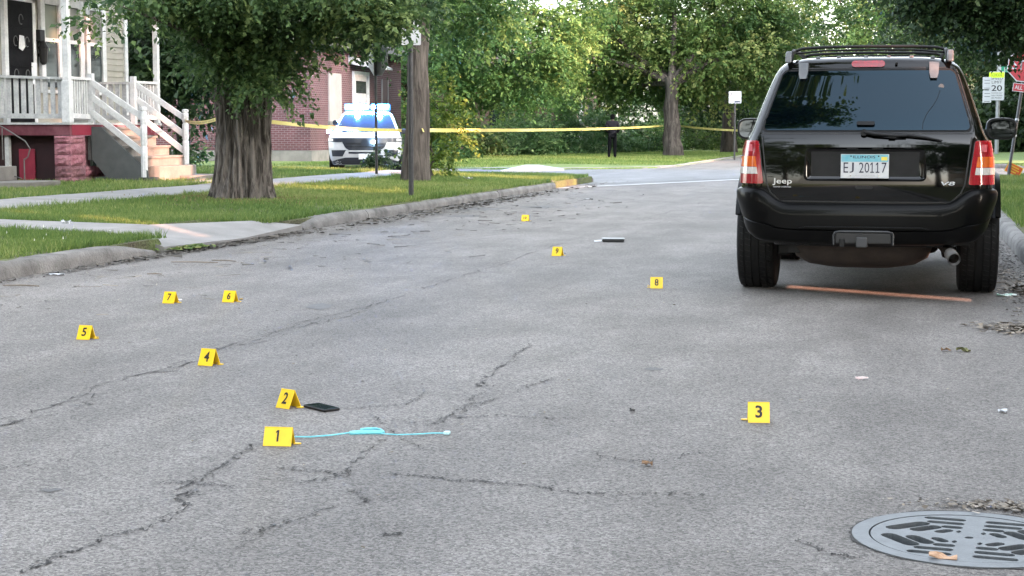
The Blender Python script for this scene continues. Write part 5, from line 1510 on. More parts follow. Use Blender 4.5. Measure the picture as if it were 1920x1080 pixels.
# second verge tree by the sign pole
T2 = gp(779, 336, .2)
b2 = [blob(870, 5, 33, .8, .45, 600), blob(690, -5, 33.5, .7, .35, 400), (T2.x, T2.y, 5.6, 2.6, 2.6, 1.3, 800), (T2.x, T2.y, 8.0, 3.2, 3.2, 2.0, 900)]
tree('street_tree', 'straight grey trunk of the tree just behind the left sign pole', T2, .245, 4, (T2.x + .1, T2.y + .2, 4.6), b2, 9, .12, .5, 'leaf_maple', 'bark', 52, 'trees on the left verge', limb_r=.45, flare=1.25)
# young leafy sapling to the right of that trunk
q = gp(808, 331, .18)
tree('sapling', 'young light green sapling beside the second verge trunk', q, .025, 1, (q.x, q.y, 1.2), [(q.x + .12, q.y, .95, .42, .42, .5, 130), (q.x + .15, q.y, 1.45, .40, .40, .42, 120), (q.x + .15, q.y, 1.95, .22, .22, .32, 50), (q.x + .1, q.y, .55, .25, .25, .2, 30)], 8, .10, .35, 'leaf_yellow', 'bark', 53, clump=.12, limb_r=.5)
q = gp(712, 320, .16)
tree('shrub', 'small dark shrub growing in front of the police suv', q, .02, .5, (q.x, q.y, .5), [(q.x, q.y, .33, .16, .16, .20, 45), (q.x + .12, q.y, .52, .18, .16, .14, 30), (q.x - .15, q.y, .22, .15, .15, .12, 20)], 8, .10, .3, 'leaf_dark', 'bark', 54, cat='shrub', clump=.1)
q = gp(355, 318, .2)
tree('shrub', 'weedy green shrub beside the porch steps', (q.x, q.y, .18), .015, .4, (q.x, q.y, .5), [(q.x, q.y, .45, .3, .3, .3, 60), (q.x + .2, q.y, .6, .2, .2, .2, 30)], 7, .12, .35, 'leaf_bush', 'bark', 55, cat='shrub', clump=.12)
# dark tree between the two houses
tree('shade_tree', 'dark dense tree between the porch and the brick house', (-17.4, 37.5, .25), .18, 2, (-17.2, 37.5, 2.2), [blob(330, 150, 38, 1.3, .8, 420), blob(290, 90, 38.5, 1.6, .8, 500), blob(400, 60, 39, 1.8, 1.0, 500), blob(270, 30, 39, 1.8, 1.2, 450), (-17.2, 38, 6.2, 3, 3, 1.6, 500), blob(250, 150, 38.5, .9, .6, 150), blob(355, 110, 37.5, .9, .5, 220)], 9, .16, .6, 'leaf_dark', 'bark_dark', 56, clump=.32)
# trees on the far corner
T3 = gp(1262, 293.5, .03); T4 = gp(1367, 287, .03)
b3 = [blob(1230, 110, 72, 2.4, .9, 520), blob(1330, 115, 71, 2.2, 1.0, 540), blob(1150, 115, 73, 2.0, .8, 420), blob(1080, 100, 70, 1.8, 1.2, 480), blob(1400, 80, 72, 2.4, 1.3, 520), blob(1250, 40, 72, 3.2, 1.4, 800), blob(1120, 30, 71, 2.6, 1.3, 620), blob(1390, 20, 72, 3, 1.3, 700), blob(1260, -70, 73, 4.5, 1.6, 800), blob(1470, 60, 73, 2.2, 1.6, 460), blob(1330, 165, 73, 1.4, .6, 240), blob(1180, 175, 73, 1.5, .6, 240), blob(1420, 140, 74, 1.5, .9, 300)]
tree('linden_tree', 'broad linden with sturdy bare trunk on the far corner lawn', T3, .40, 2.6, (T3.x - .15, T3.y, 3.4), b3, 11, .19, .85, 'leaf_linden', 'bark', 61, 'trees beyond the crossing', clump=.40, clumps_per=30, flare=1.2, limb_r=.4)
b4 = [blob(1400, 150, 88, 2.2, 1.4, 420), blob(1330, 150, 88, 2.4, 1.2, 400), blob(1480, 130, 88, 2.4, 1.8, 420), blob(1420, 60, 88, 3.6, 1.8, 520), blob(1310, 190, 89, 1.8, .8, 240), blob(1400, 205, 89, 1.2, .6, 160)]
tree('verge_tree', 'dark-trunked tree behind the far no parking sign', T4, .38, 2.6, (T4.x, T4.y, 3.2), b4, 10, .20, .9, 'leaf_dark', 'bark_dark', 62, 'trees beyond the crossing', clump=.45, clumps_per=30, flare=1.25, limb_r=.4)
T5 = dp(858, 285, 64); T5.z = .03
lm = [(around(858, 120, 64), around(850, 62, 62), .26), (around(850, 62, 62), around(1010, 25, 62), .16), (around(860, 70, 62), around(905, -20, 62), .18), (around(858, 130, 64), around(780, 40, 63), .16), (around(858, 100, 64), around(960, 110, 63), .09)]
b5 = [blob(850, 20, 62, 1.7, .9, 300), blob(930, 35, 61, 1.6, .9, 320), blob(1010, 70, 62, 1.7, 1.0, 420), blob(960, 130, 62, 1.6, .9, 380), blob(880, 130, 62.5, 1.4, .7, 300), blob(830, 90, 61, .9, .8, 190), blob(1050, 20, 63, 1.6, 1.0, 340), blob(1030, 120, 63, 1.3, .7, 280), blob(900, -50, 63, 3.6, 1.0, 500), blob(1075, 165, 76, 1.0, .6, 200), blob(905, 185, 64, 1.4, .6, 260), blob(990, 175, 66, 1.5, .5, 240)]
tree('maple_tree', 'tall maple with a dark limb stretching right above the tape', T5, .32, 3, tuple(dp(858, 110, 64)), b5, 10, .17, .8, 'leaf_maple', 'bark_dark', 63, 'trees beyond the crossing', limbs=lm, clump=.36, clumps_per=30)
# shrubs along the far lawn
SH = [(840, 275, 62, .9, 1.0, 'leaf_bush', 'rounded shrub at the left end of the hedge behind the tape'), (905, 270, 68, 1.2, 1.0, 'leaf_bush', 'loose shrub left of the brown house wall behind the tape'), (1000, 265, 71, 1.5, 1.0, 'leaf_bush', 'wide leafy shrub in the middle of the far hedge'),
      (1065, 245, 76, 1.7, 1.4, 'leaf_bush', 'tall leafy shrub just left of the standing person'), (1125, 258, 79, 1.2, 1.2, 'leaf_bush', 'leafy shrub directly behind the standing person'), (1185, 235, 84, 1.9, 1.6, 'leaf_bush', 'tall shrub between the person and the linden trunk'), (1215, 262, 80, 1.0, .7, 'leaf_maple', 'low bright shrub left of the linden trunk'),
      (940, 235, 76, 2.0, 1.3, 'leaf_maple', 'tall shrub in front of the brown house'), (1320, 250, 92, 1.6, 1.1, 'leaf_linden', 'yellowish shrub right of the linden trunk'), (1350, 235, 100, 2.4, 1.8, 'leaf_dark', 'dark hedge clump behind the dark-trunked tree'), (1245, 225, 98, 2.2, 1.8, 'leaf_dark', 'dark hedge clump hidden behind the linden trunk'), (1030, 215, 82, 2.0, 1.5, 'leaf_maple', 'tall bush rising over the middle of the far hedge')]
for i, (px, py, c, rx, rz, mt, lab) in enumerate(SH):
    q = dp(px, py, c); z0 = .05
    cz = max(q.z, rz * .8)
    tree('bush', lab, (q.x, q.y, z0), .05, .5, (q.x, q.y, .8), [(q.x, q.y, cz, rx, rx * .8, rz, int(230 * rx)), (q.x + rx * .5, q.y - .2, cz * .6, rx * .6, rx * .6, rz * .6, int(90 * rx)), (q.x - rx * .5, q.y - .2, cz * .5, rx * .6, rx * .6, rz * .5, int(90 * rx))], 9, .15, .5, mt, 'bark', 70 + i, 'shrubs on the far lawn', cat='bush', clump=.26, clumps_per=22)
# trees farther back, closing the view
BK = [(640, 0, 78, 3.6, 2.4, 'leaf_dark', 'dark tree rising behind the brick house roof'), (560, -30, 70, 3.0, 2.0, 'leaf_maple', 'green tree behind the left end of the brick house'), (780, 120, 84, 2.6, 3.2, 'leaf_maple', 'tree filling the gap right of the brick house'), (990, 170, 112, 4.0, 2.2, 'leaf_linden', 'pale tree far behind the maple'), (1120, 130, 108, 5.0, 3.6, 'leaf_maple', 'tree far behind the linden, left side'),
      (1300, 110, 118, 6.0, 4.6, 'leaf_maple', 'tree far behind the linden, right side'), (1480, 120, 112, 5.5, 4.6, 'leaf_maple', 'far tree above the left edge of the black suv'), (1620, 40, 105, 6.0, 4.0, 'leaf_linden', 'bright tree above the suv roof rack'), (1760, 60, 96, 5.0, 4.4, 'leaf_maple', 'far tree right of the suv roof'), (1850, 120, 88, 3.6, 4.0, 'leaf_dark', 'dark tree behind the school speed sign'), (1930, 130, 78, 3.6, 4.0, 'leaf_dark', 'dark tree behind the stop sign')]
for i, (px, py, c, rx, rz, mt, lab) in enumerate(BK):
    q = dp(px, py, c); b = []
    rgk = np.random.default_rng(300 + i)
    for k in range(7):
        o = rgk.normal(0, .45, 3); b.append((q.x + o[0] * rx, q.y + o[1] * rx * .6, max(1.6, q.z + o[2] * rz), rx * .6, rx * .6, rz * .5, int(62 * rx)))
    tree('background_tree', lab, (q.x, q.y, .05), .35, 3, (q.x, q.y, max(2.0, q.z - rz * .3)), b, 9, .26, 1.1, mt, 'bark_dark', 90 + i, 'trees closing the view', clump=.55, limb_r=.35, clumps_per=24)
# understorey that hides the gap below the far crowns
q = dp(1840, 235, 92)
for i, (px, c, rx, lab) in enumerate(((1890, 74, 2.0, 'dark hedge behind the leaning stop sign post'), (1800, 90, 3.0, 'dark hedge far right behind the suv window pillar'), (1460, 104, 3.4, 'far dark hedge left of the suv glass'))):
    q = dp(px, 225, c)
    tree('hedge', lab, (q.x, q.y, .1), .05, .5, (q.x, q.y, .9), [(q.x, q.y, 1.2, rx, 1.2, 1.3, int(200 * rx)), (q.x - rx, q.y, 1.0, rx * .8, 1.0, 1.1, int(140 * rx)), (q.x + rx, q.y, 1.2, rx * .8, 1.0, 1.2, int(140 * rx))], 8, .24, .6, 'leaf_dark', 'bark_dark', 120 + i, 'hedges far right', cat='hedge', clump=.35)
# right verge tree whose branches hang over the stop sign
T8 = Vector((5.0, 30.5, .18))
b8 = [blob(1895, 30, 29.5, .42, .26, 300), blob(1850, 20, 29.5, .5, .28, 330), blob(1780, 5, 29.5, .55, .26, 300), blob(1950, 60, 30, .30, .16, 120), blob(1860, 62, 30.5, .2, .16, 90), blob(1715, -20, 30, .7, .3, 260), blob(1960, 0, 30, 1.0, .6, 480), blob(1800, -60, 30, 1.8, .6, 700), (5, 30.5, 6.2, 3.2, 3.2, 1.7, 900), (5, 30.5, 9, 3.2, 3.2, 2.0, 800)]
tree('street_tree', 'dark leafy tree hanging over the stop sign at the right edge', T8, .3, 3, (5, 30.5, 4.0), b8, 9, .11, .42, 'leaf_dark', 'bark', 58, clump=.2, limb_r=.4)
# trees behind the camera, mirrored in the suv's window, and along the right verge
def plain_tree(name, lab, x, y, s, mt, seed, grp='trees along the street off to the side', z0=.15):
    rgk = np.random.default_rng(seed); b = []
    for k in range(9):
        o = rgk.normal(0, 1, 3); b.append((x + o[0] * 1.5 * s, y + o[1] * 1.5 * s, 6.2 * s + o[2] * 1.1 * s, 1.9 * s, 1.9 * s, 1.3 * s, int(230 * s)))
    tree(name, lab, (x, y, z0), .3 * s, 3, (x, y, 4.2 * s), b, 8, .22 * s ** .5, .9, mt, 'bark', seed, grp, clump=.5, limb_r=.4)
plain_tree('street_tree', 'leafy verge tree behind the camera on the left', -8.6, -6.0, 1.0, 'leaf_yellow', 201)
plain_tree('street_tree', 'leafy verge tree beside the camera on the left', -9.0, 4.0, 1.0, 'leaf_elm', 202)
plain_tree('street_tree', 'second leafy verge tree well behind the camera', -9.2, -17, 1.15, 'leaf_yellow', 203)
plain_tree('street_tree', 'leafy tree on the right verge beside the suv', 5.4, 12.6, .9, 'leaf_elm', 204)
plain_tree('street_tree', 'leafy tree on the right verge behind the camera', 5.6, -14, 1.1, 'leaf_maple', 205)
plain_tree('street_tree', 'unseen leafy tree added on the right side-street corner to dapple the sun', 13.0, 37.2, 1.6, 'leaf_maple', 209)  # side-street trees added out of view to dapple sun beyond the crossing
plain_tree('street_tree', 'unseen leafy tree added farther along the right side street to dapple the sun, near side', 22, 36.8, 1.7, 'leaf_maple', 210)
plain_tree('street_tree', 'unseen leafy tree added along the right side street to dapple the sun, far side', 19, 52.2, 1.7, 'leaf_maple', 211)
plain_tree('street_tree', 'leafy tree on the right beyond the crossing', 10.5, 62, 1.2, 'leaf_maple', 206)
plain_tree('street_tree', 'leafy tree on the right verge far beyond the crossing', 8.5, 76, 1.2, 'leaf_dark', 207)

# boughs of the tree beside the camera reach high across the road
rgk = np.random.default_rng(9)
bb = [(-3.1, 10.6, 8.2, .6, .4, .3, 210), (-2.2, 10.15, 8.4, .6, .22, .25, 190), (-2.9, 9.4, 8.3, .7, .25, .25, 190), (-1.5, 9.75, 8.1, .4, .18, .2, 80), (-2.1, 11.2, 8.3, .5, .22, .2, 110), (-3.4, 9.9, 8.2, .5, .5, .3, 150), (-3.4, 11.3, 8.2, .5, .4, .3, 130), (-4.2, 10.2, 8.3, .8, .7, .4, 170), (-5.6, 9.0, 8.0, .9, .9, .5, 190), (-7.2, 7.0, 7.4, 1.2, 1.2, .7, 260)]
tree('street_tree', 'tall slender tree left of the camera with a high bough over the road', (-8.9, 8.2, .17), .24, 3, (-8.8, 8.2, 6.0), bb, 9, .14, .5, 'leaf_yellow', 'bark', 208, 'trees along the street off to the side', limbs=[((-8.8, 8.2, 5.6), (-5.4, 9.2, 7.9), .11), ((-5.4, 9.2, 7.9), (-2.0, 10.2, 8.3), .06), ((-8.8, 8.2, 5.9), (-7.2, 7.0, 7.4), .1), ((-5.4, 9.2, 7.9), (-2.6, 9.4, 8.2), .04)], clump=.16)

tree('street_tree', 'unseen high-crowned tree added past the suv to shade the porch', (5.4, 18.4, .18), .26, 4, (5.4, 18.4, 6.2), [(5.4, 18.4, 8.0, 2.4, 2.4, 1.5, 900), (4.6, 17.6, 7.2, 1.2, 1.2, .8, 260), (6.4, 19.2, 7.3, 1.2, 1.2, .8, 260)], 9, .15, .6, 'leaf_elm', 'bark', 212, 'trees along the street off to the side', clump=.35)  # crown added out of view to keep low sun off the porch
# ------------------------------------------------------------------ unseen houses along the right side of the street, spaced and sized to shade it
def sunline(x, y, x1):   # y where the sun's line through (x,y) crosses x1
    return y + (x1 - x) * math.cos(R(SUN_AZ)) / math.sin(R(SUN_AZ))
def flat(x0, x1, y0, y1, mat, lab, h=10.6): return neighbour('two_flat', ((x0 + x1) / 2, (y0 + y1) / 2, .1), x1 - x0, y1 - y0, h, mat, lab)
flat(9, 14, 6.66, 12.2, M['brick_tan'], 'unseen tan brick two-flat on the right beside the suv')
flat(9, 14, 16.75, 20.1, M['brick_brown'], 'unseen narrow brown brick two-flat on the right past the suv')
flat(9, 14, 25.0, 34.5, M['brick_tan'], 'unseen wide tan brick two-flat on the right near the crossing')
flat(9, 14, -10.0, 3.70, M['brick_brown'], 'unseen brown brick two-flat on the right beside the camera')
flat(9, 14, -24.0, -11.2, M['brick_tan'], 'unseen tan brick two-flat on the right behind the camera')
for (y0, y1, h, lab) in ((12.25, 16.7, 4.3, 'low brick garage added unseen between the first two flats to shade the road'), (20.15, 24.95, 3.8, 'low brick garage added unseen between the second and third flats to shade the road')):  # low walls out of view, added to keep sun off the road
    o = thing('shade_block', (9.1, (y0 + y1) / 2, .1), lab, 'shade_block'); MB().box(-.1, 3.5, y0 - (y0 + y1) / 2, y1 - (y0 + y1) / 2, 0, h).build('wall', M['brick_brown'], o); MB().box(-.16, -.101, -1.2, 1.2, 0, 2.2).build('door', M['grey_paint'], o)
neighbour('two_flat', (15.5, 63, .2), 9, 24, 10.6, M['brick_tan'], 'unseen long tan brick flats on the right beyond the crossing')
neighbour('two_flat', (-20, 8, .2), 9, 8, 6.0, M['brick_brown'], 'brown brick two-flat on the left beside the camera')
neighbour('two_flat', (-20, -6, .2), 9, 9, 6.0, M['brick_tan'], 'tan brick two-flat on the left behind the camera')

# ------------------------------------------------------------------ drain grate
dr_ = thing('drain_grate', (DRAIN.x, DRAIN.y, 0), 'round cast iron drain grate set in the road at the lower right', 'drain grate', rz=R(-7))
def circ(r, n=64, cx=0, cy=0): return [(cx + r * math.cos(2 * PI * k / n), cy + r * math.sin(2 * PI * k / n)) for k in range(n)]
obj('frame_ring', fill2d([circ(.317), circ(.271)], .05, 'frame_ring'), M['iron'], dr_).location.z = .004
def capsule(x0, y0, x1, y1, w):
    d = Vector((x1 - x0, y1 - y0)); L = d.length; d /= L; nn = Vector((-d.y, d.x)); r = w / 2; pts = []
    a = math.atan2(d.y, d.x)
    for t in np.linspace(-PI / 2, PI / 2, 6): pts.append((x1 - d.x * r + r * math.cos(a + t), y1 - d.y * r + r * math.sin(a + t)))
    for t in np.linspace(PI / 2, 3 * PI / 2, 6): pts.append((x0 + d.x * r + r * math.cos(a + t), y0 + d.y * r + r * math.sin(a + t)))
    return pts
slots = [circ(.266)]
for sx in (-1, 1):
    for sy in (-1, 1):
        for k, v in enumerate((.060, .108, .156, .204)):
            xm = min(v * .95 - .016, math.sqrt(max(0, .25 ** 2 - v * v)))
            slots.append(capsule(sx * .026, sy * v, sx * xm, sy * v, .031))
        for u0, cw_ in ((.105, .032), (.172, .043), (.238, .047)):
            e = u0 * .5 - .008
            slots.append(capsule(sx * (u0 - .012), sy * .030, sx * (u0 - .012 - e * .9), sy * (.030 + e), cw_))
slots.append(circ(.012, 16))
from mathutils.geometry import delaunay_2d_cdt
def inside(p, poly):
    c = False; n_ = len(poly)
    for i in range(n_):
        (x1, y1), (x2, y2) = poly[i], poly[(i + 1) % n_]
        if (y1 > p[1]) != (y2 > p[1]) and p[0] < (x2 - x1) * (p[1] - y1) / (y2 - y1) + x1: c = not c
    return c
pv_ = []; pe_ = []
for sp_ in slots:
    o0 = len(pv_); pv_ += [Vector(p) for p in sp_]; pe_ += [(o0 + k, o0 + (k + 1) % len(sp_)) for k in range(len(sp_))]
cv, ce, cf, *_ = delaunay_2d_cdt(pv_, pe_, [], 0, 1e-6)
keep = []
for f in cf:
    cx_ = sum(cv[k].x for k in f) / len(f); cy_ = sum(cv[k].y for k in f) / len(f)
    if not any(inside((cx_, cy_), sp_) for sp_ in slots[1:]): keep.append(tuple(f))
gm = MB(); gm.add([(p.x, p.y, 0) for p in cv], keep)
for sp_ in slots:
    gm.grid([[(x, y, 0) for x, y in sp_ + sp_[:1]], [(x, y, -.03) for x, y in sp_ + sp_[:1]]])
gm.build('grate', M['iron'], dr_, fix=False).location.z = .003
MB().lathe([(.318, -.06), (.318, -.45), (.0, -.45)][::1], (0, 0, 0), 'Z', 40).build('pit', M['pit'], dr_)
pit = dr_.children[-1]; pit.data.flip_normals()
bm = bmesh.new(); bm.from_mesh(pit.data)
top = [f for f in bm.faces if all(v.co.z > -.1 for v in f.verts)]
bmesh.ops.delete(bm, geom=top, context='FACES'); bm.to_mesh(pit.data); bm.free()
# crumbled joint round the frame
jr = MB(); rgj = random.Random(8); n = 90; R0 = []; R1 = []
for k in range(n + 1):
    a = 2 * PI * k / n; e = .322 + rgj.uniform(-.006, .008) * (1 if k not in (0, n) else 0) + (.012 if .5 < a < 2.2 else 0)
    R0.append((.312 * math.cos(a), .312 * math.sin(a), .0022)); R1.append((e * math.cos(a), e * math.sin(a), .0022))
jr.grid([R0, R1]).build('joint', M['crack'], dr_, fix=False)

# ------------------------------------------------------------------ numbered evidence markers
WHERE = {1: 'wide yellow evidence marker one, nearest the camera, beside the light blue strap', 2: 'yellow evidence marker two, turned sideways beside the dark phone', 3: 'yellow evidence marker three, alone on the right between the suv and the drain', 4: 'yellow evidence marker four, left of centre, uphill of the phone', 5: 'yellow evidence marker five, closest to the left edge', 6: 'yellow evidence marker six, right one of the pair toward the left kerb', 7: 'yellow evidence marker seven, left one of the pair toward the left kerb', 8: 'yellow evidence marker eight, close to the suv left rear tyre', 9: 'yellow evidence marker nine, mid-road before the dropped packet', 10: 'yellow evidence marker ten, farthest down the road'}
def marker(num, px, py, w, h, rz, tab, tilt=26, seed=0):
    q = gp(px, py)
    names = {1: 'beside the blue earphone-like cord', 2: 'beside the dark phone'}
    t = thing('evidence_marker', (q.x, q.y, 0), WHERE[num], 'evidence marker', 'numbered evidence markers on the road', rz=R(rz))
    th = .0028; a = R(tilt); L = h / math.cos(a); dy = L * math.sin(a)
    # local: front panel faces -y, foot at y=0
    def panel(nm, y0, y1):
        d = Vector((0, y1 - y0, L * math.cos(a))).normalized(); nn = Vector((0, -d.z, d.y)) if y1 > y0 else Vector((0, d.z, -d.y))
        v0 = Vector((0, y0, .001)); v1 = v0 + d * L
        mb = MB(); r = w * .07
        out = [(-w / 2, 0), (w / 2, 0), (w / 2, L), (-w / 2, L)]
        f = [Vector((x, 0, 0)) + v0 + d * s for x, s in out]; b = [p - nn * th for p in f]
        mb.add(f + b, [(0, 1, 2, 3), (7, 6, 5, 4)] + [(i, 4 + i, 4 + (i + 1) % 4, (i + 1) % 4) for i in range(4)])
        return mb.build(nm, M['yellow'], t), v0, d, nn
    _, v0, d, nn = panel('front_panel', 0, dy); panel('back_panel', 2 * dy, dy)
    c = v0 + d * (L * .53) + nn * .0008
    hh = L * .60 * (1 if num < 10 else .75)
    ww = {1: .34, 10: 1.0}.get(num, .54) * hh
    if num == 1:
        me = one(hh * .40, hh, False, .42); me.transform(face_matrix(c, nn)); obj('number', me, M['black_ink'], t)
    else: fit_text('number', str(num), ww, hh, M['black_ink'], t, face_matrix(c, nn), bold=.025)
    fit_text('number', str(num), ww, hh, M['black_ink'], t, face_matrix(Vector((0, 2 * dy, 0)) + Vector((0, -d.y, d.z)) * L * .53 + Vector((0, d.z, d.y)) * .0008, (0, d.z, d.y)), bold=.012)
    # ground tab that points at the find
    tx = tab * (w / 2)
    MB().add([(tx, dy * 1.2, .002), (tx + tab * .024, dy * 1.35, .002), (tx + tab * .024, dy * 1.75, .002), (tx, dy * 1.95, .002), (tx, dy * 1.2, .005), (tx + tab * .024, dy * 1.35, .005), (tx + tab * .024, dy * 1.75, .005), (tx, dy * 1.95, .005)], [(0, 3, 2, 1), (4, 5, 6, 7), (0, 1, 5, 4), (1, 2, 6, 5), (2, 3, 7, 6), (3, 0, 4, 7)]).build('pointer_tab', M['yellow'], t)
    return t
#      num  px   py   w     h    rz  tab
for a in ((1, 519, 837, .103, .064, 6, 1), (2, 529, 766, .075, .074, -24, 1), (3, 1423, 793, .083, .075, 8, -1), (4, 384, 686, .080, .078, -8, 1), (5, 155, 637, .078, .074, -2, 1), (6, 427, 567, .085, .074, -4, 1), (7, 315, 569, .083, .074, -2, 1), (8, 1231, 541, .088, .078, 8, -1), (9, 1043, 480, .090, .080, -6, 1), (10, 984, 415, .090, .078, 2, 1)):
    marker(*a)

sd_ = [gp(x, y) for x, y in ((352, 470), (420, 462), (500, 447), (572, 432), (520, 436), (440, 444), (385, 448), (352, 458))]
MB().add([(p.x, p.y, .007) for p in sd_], [tuple(range(8))]).build('soil_patch', M['soil'], road, fix=False)
# ------------------------------------------------------------------ phone, cord, packet and small litter
q = gp(603, 767)
ph = thing('phone', (q.x, q.y, .006), 'dark mobile phone lying beside marker 2', 'phone', rz=R(52))
MB().box(-.038, .038, -.080, .080, -.0045, .0055).build('phone_body', M['plastic_black'], ph, bevel=.004, seg=3)
MB().box(-.035, .035, -.076, .076, .0056, .0068).build('screen', glass_mat('phone_screen', (.012, .018, .024), .08), ph, bevel=.0005)
M['cyan'] = nmat('cyan_plastic', (.16, .62, .72), .45, (.22, .68, .76), 30)
q0 = gp(700, 815)
ms = thing('blue_strap', (q0.x, q0.y, .004), 'light blue cord with a folded strap lying beside marker 1', 'strap')
def rel(px, py, z=.006): v = gp(px, py) - q0; return (v.x, v.y, z - .004)
MB().tube([rel(*p) for p in ((548, 822), (580, 822), (620, 819), (650, 815), (672, 812))], .0028, 6).build('cord', M['cyan'], ms, smooth=60)
MB().tube([rel(*p) for p in ((715, 816), (745, 818), (780, 817), (810, 815), (832, 815))], .0024, 6).build('cord', M['cyan'], ms, smooth=60)
MB().tube([rel(*p) for p in ((656, 815), (675, 814), (700, 813.5), (719, 814))], [.008, .0095, .0095, .007], 8).build('folded_strap', M['cyan'], ms, smooth=60)
MB().tube([rel(*p) for p in ((676, 808), (690, 806.5), (704, 806.5), (714, 809), (720, 813))], [.004, .005, .005, .005, .004], 6).build('strap_loop', M['cyan'], ms, smooth=60)
v = rel(838, 815); MB().box(v[0] - .011, v[0] + .011, v[1] - .012, v[1] + .012, -.003, .009).build('clip', nmat('pale_cyan', (.5, .75, .8), .4), ms, bevel=.003)
q = gp(1150, 454)
bt = thing('packet', (q.x, q.y, .01), 'black and white rolled packet lying in the road past marker 9', 'litter', rz=R(5))
MB().box(-.11, .11, -.03, .03, -.008, .020).build('dark_side', M['black_ink'], bt, bevel=.008)
MB().box(-.115, .112, -.026, .034, .021, .032).build('white_side', M['sign_white'], bt, bevel=.005)
MB().add([(-.12, -.02, 0), (-.12, .03, .012), (-.20, .04, .004), (-.19, -.01, -.006)], [(0, 1, 2, 3)]).build('torn_end', M['sign_white'], bt)
def scrap(px, py, sx, sy, mat, label, cat='litter', seed=0, name='litter_scrap', zz=.012):
    rgk = random.Random(seed); q = gp(px, py); mb = MB(); P = []
    for j in range(4):
        P.append([(-sx / 2 + sx * i / 4 + rgk.uniform(-.15, .15) * sx / 4, -sy / 2 + sy * j / 3 + rgk.uniform(-.2, .2) * sy / 3, .004 + rgk.uniform(0, zz)) for i in range(5)])
    mb.grid(P); mb.grid([[(x, y, z - .003) for x, y, z in r_] for r_ in P], flip=True)
    o = mb.build(name, mat, None, fix=False); o.location = q
    return tag(o, label, cat)
M['brown_leaf'] = nmat('brown_leaf', (.16, .09, .045), .8, (.26, .16, .09), 60)
M['green_scrap'] = nmat('green_white_paper', (.40, .62, .52), .6, (.75, .80, .76), 25, 4, (.45, .55))
scrap(1888, 556, .13, .06, M['green_scrap'], 'green and white paper scrap beside the suv right rear tyre', seed=1, zz=.02)
scrap(1880, 774, .035, .03, M['sign_white'], 'tiny white scrap on the road near the right edge', seed=2)
scrap(1616, 712, .055, .008, nmat('pinkish_paper', (.65, .45, .45), .7, (.75, .72, .70), 60), 'small pink and white stub on the road below the suv', seed=3)
scrap(1774, 659, .05, .02, M['brown_leaf'], 'small dark curled leaf on the road, left of a pair', 'leaf', 4, 'fallen_leaf', .02)
scrap(1806, 660, .07, .03, nmat('olive_leaf', (.09, .10, .035), .8, (.25, .25, .13), 50), 'olive curled leaf on the road, right of a pair', 'leaf', 5, 'fallen_leaf', .025)
scrap(1213, 874, .035, .03, M['brown_leaf'], 'small brown leaf in the middle of the near road', 'leaf', 6, 'fallen_leaf', .015)
scrap(1768, 1049, .07, .022, nmat('tan_leaf', (.42, .25, .15), .8, (.55, .36, .24), 60), 'tan dead leaf lying on the drain grate rim', 'leaf', 7, 'fallen_leaf', .015)
scrap(1185, 772, .02, .02, M['crack'], 'tiny black chip on the road left of marker 3', seed=9)
scrap(1104, 374, .16, .12, M['sign_white'], 'white scrap far down the road near the corner', seed=10)
scrap(878, 356, .16, .1, M['sign_white'], 'pale paper scrap on the grass near the kerb', seed=11, zz=.05).location.z = .2
scrap(126, 459, .10, .05, M['sign_white'], 'white petal-like scrap in the near lawn', seed=12, zz=.05).location.z = .2
scrap(105, 516, .14, .05, M['sign_white'], 'white torn paper by the left kerb', seed=13)
for i, (px, py, c_) in enumerate(((181, 634, 5), (338, 564, 7), (452, 562, 6), (408, 683, 4), (1216, 537, 8), (1059, 476, 9))):
    q = gp(px, py); o = MB().lathe([(.005, -.011), (.0055, -.009), (.005, -.008), (.005, .011)], (0, 0, .0055), 'X', 10).build('shell_casing', M['chrome'] if c_ in (7, 9) else nmat('brass', (.6, .42, .15), .35, metal=.9)); o.location = q; o.rotation_euler = (0, 0, R(30 * i))
    tag(o, 'small spent casing on the road beside ' + {4: 'evidence marker four', 5: 'the leftmost evidence marker', 6: 'the right marker of the far left pair', 7: 'the left marker of the far left pair', 8: 'the marker next to the suv tyre', 9: 'the marker before the dropped packet'}[c_], 'casing')
# twigs and straw on the road, loose gravel and leaf mould by the kerbs
rgs = np.random.default_rng(77)
def chips(name, cx, cy, sx, sy, n, s0, s1, mat, long=1.0, zb=.0, seed=0):
    r_ = np.random.default_rng(seed); x = cx + r_.normal(0, sx, n); y = cy + r_.normal(0, sy, n)
    a = r_.uniform(0, 2 * PI, n); s = r_.uniform(s0, s1, n); L = s * r_.uniform(1, long, n) if long > 1 else s
    d = np.c_[np.cos(a), np.sin(a)]; p = np.c_[-np.sin(a), np.cos(a)]
    V = np.empty((n, 4, 3))
    zt = r_.uniform(.003, .02, (n, 4)) * (s[:, None] / .03)
    for k, (u, v) in enumerate(((-1, -1), (1, -1), (1, 1), (-1, 1))):
        V[:, k, 0] = x + d[:, 0] * u * L / 2 + p[:, 0] * v * s / 3; V[:, k, 1] = y + d[:, 1] * u * L / 2 + p[:, 1] * v * s / 3; V[:, k, 2] = zb + .003 + zt[:, k]
    return quads(name, V, r_.uniform(0, 1, n), mat, None, 'stuff')
M['litter'] = leaf_mat('litter_mix', (.055, .042, .03), (.16, .13, .095), (.38, .33, .27), .05)
M['dirt'] = leaf_mat('dirt_mix', (.03, .026, .02), (.075, .065, .052), (.16, .14, .12), .05)
M['straw'] = leaf_mat('straw', (.06, .05, .035), (.15, .12, .08), (.34, .29, .22), .05)
k1 = gp(1905, 545)
chips('leaf_mould', k1.x + .06, k1.y + .05, .05, .18, 260, .015, .05, M['litter'], 2.0, seed=1)
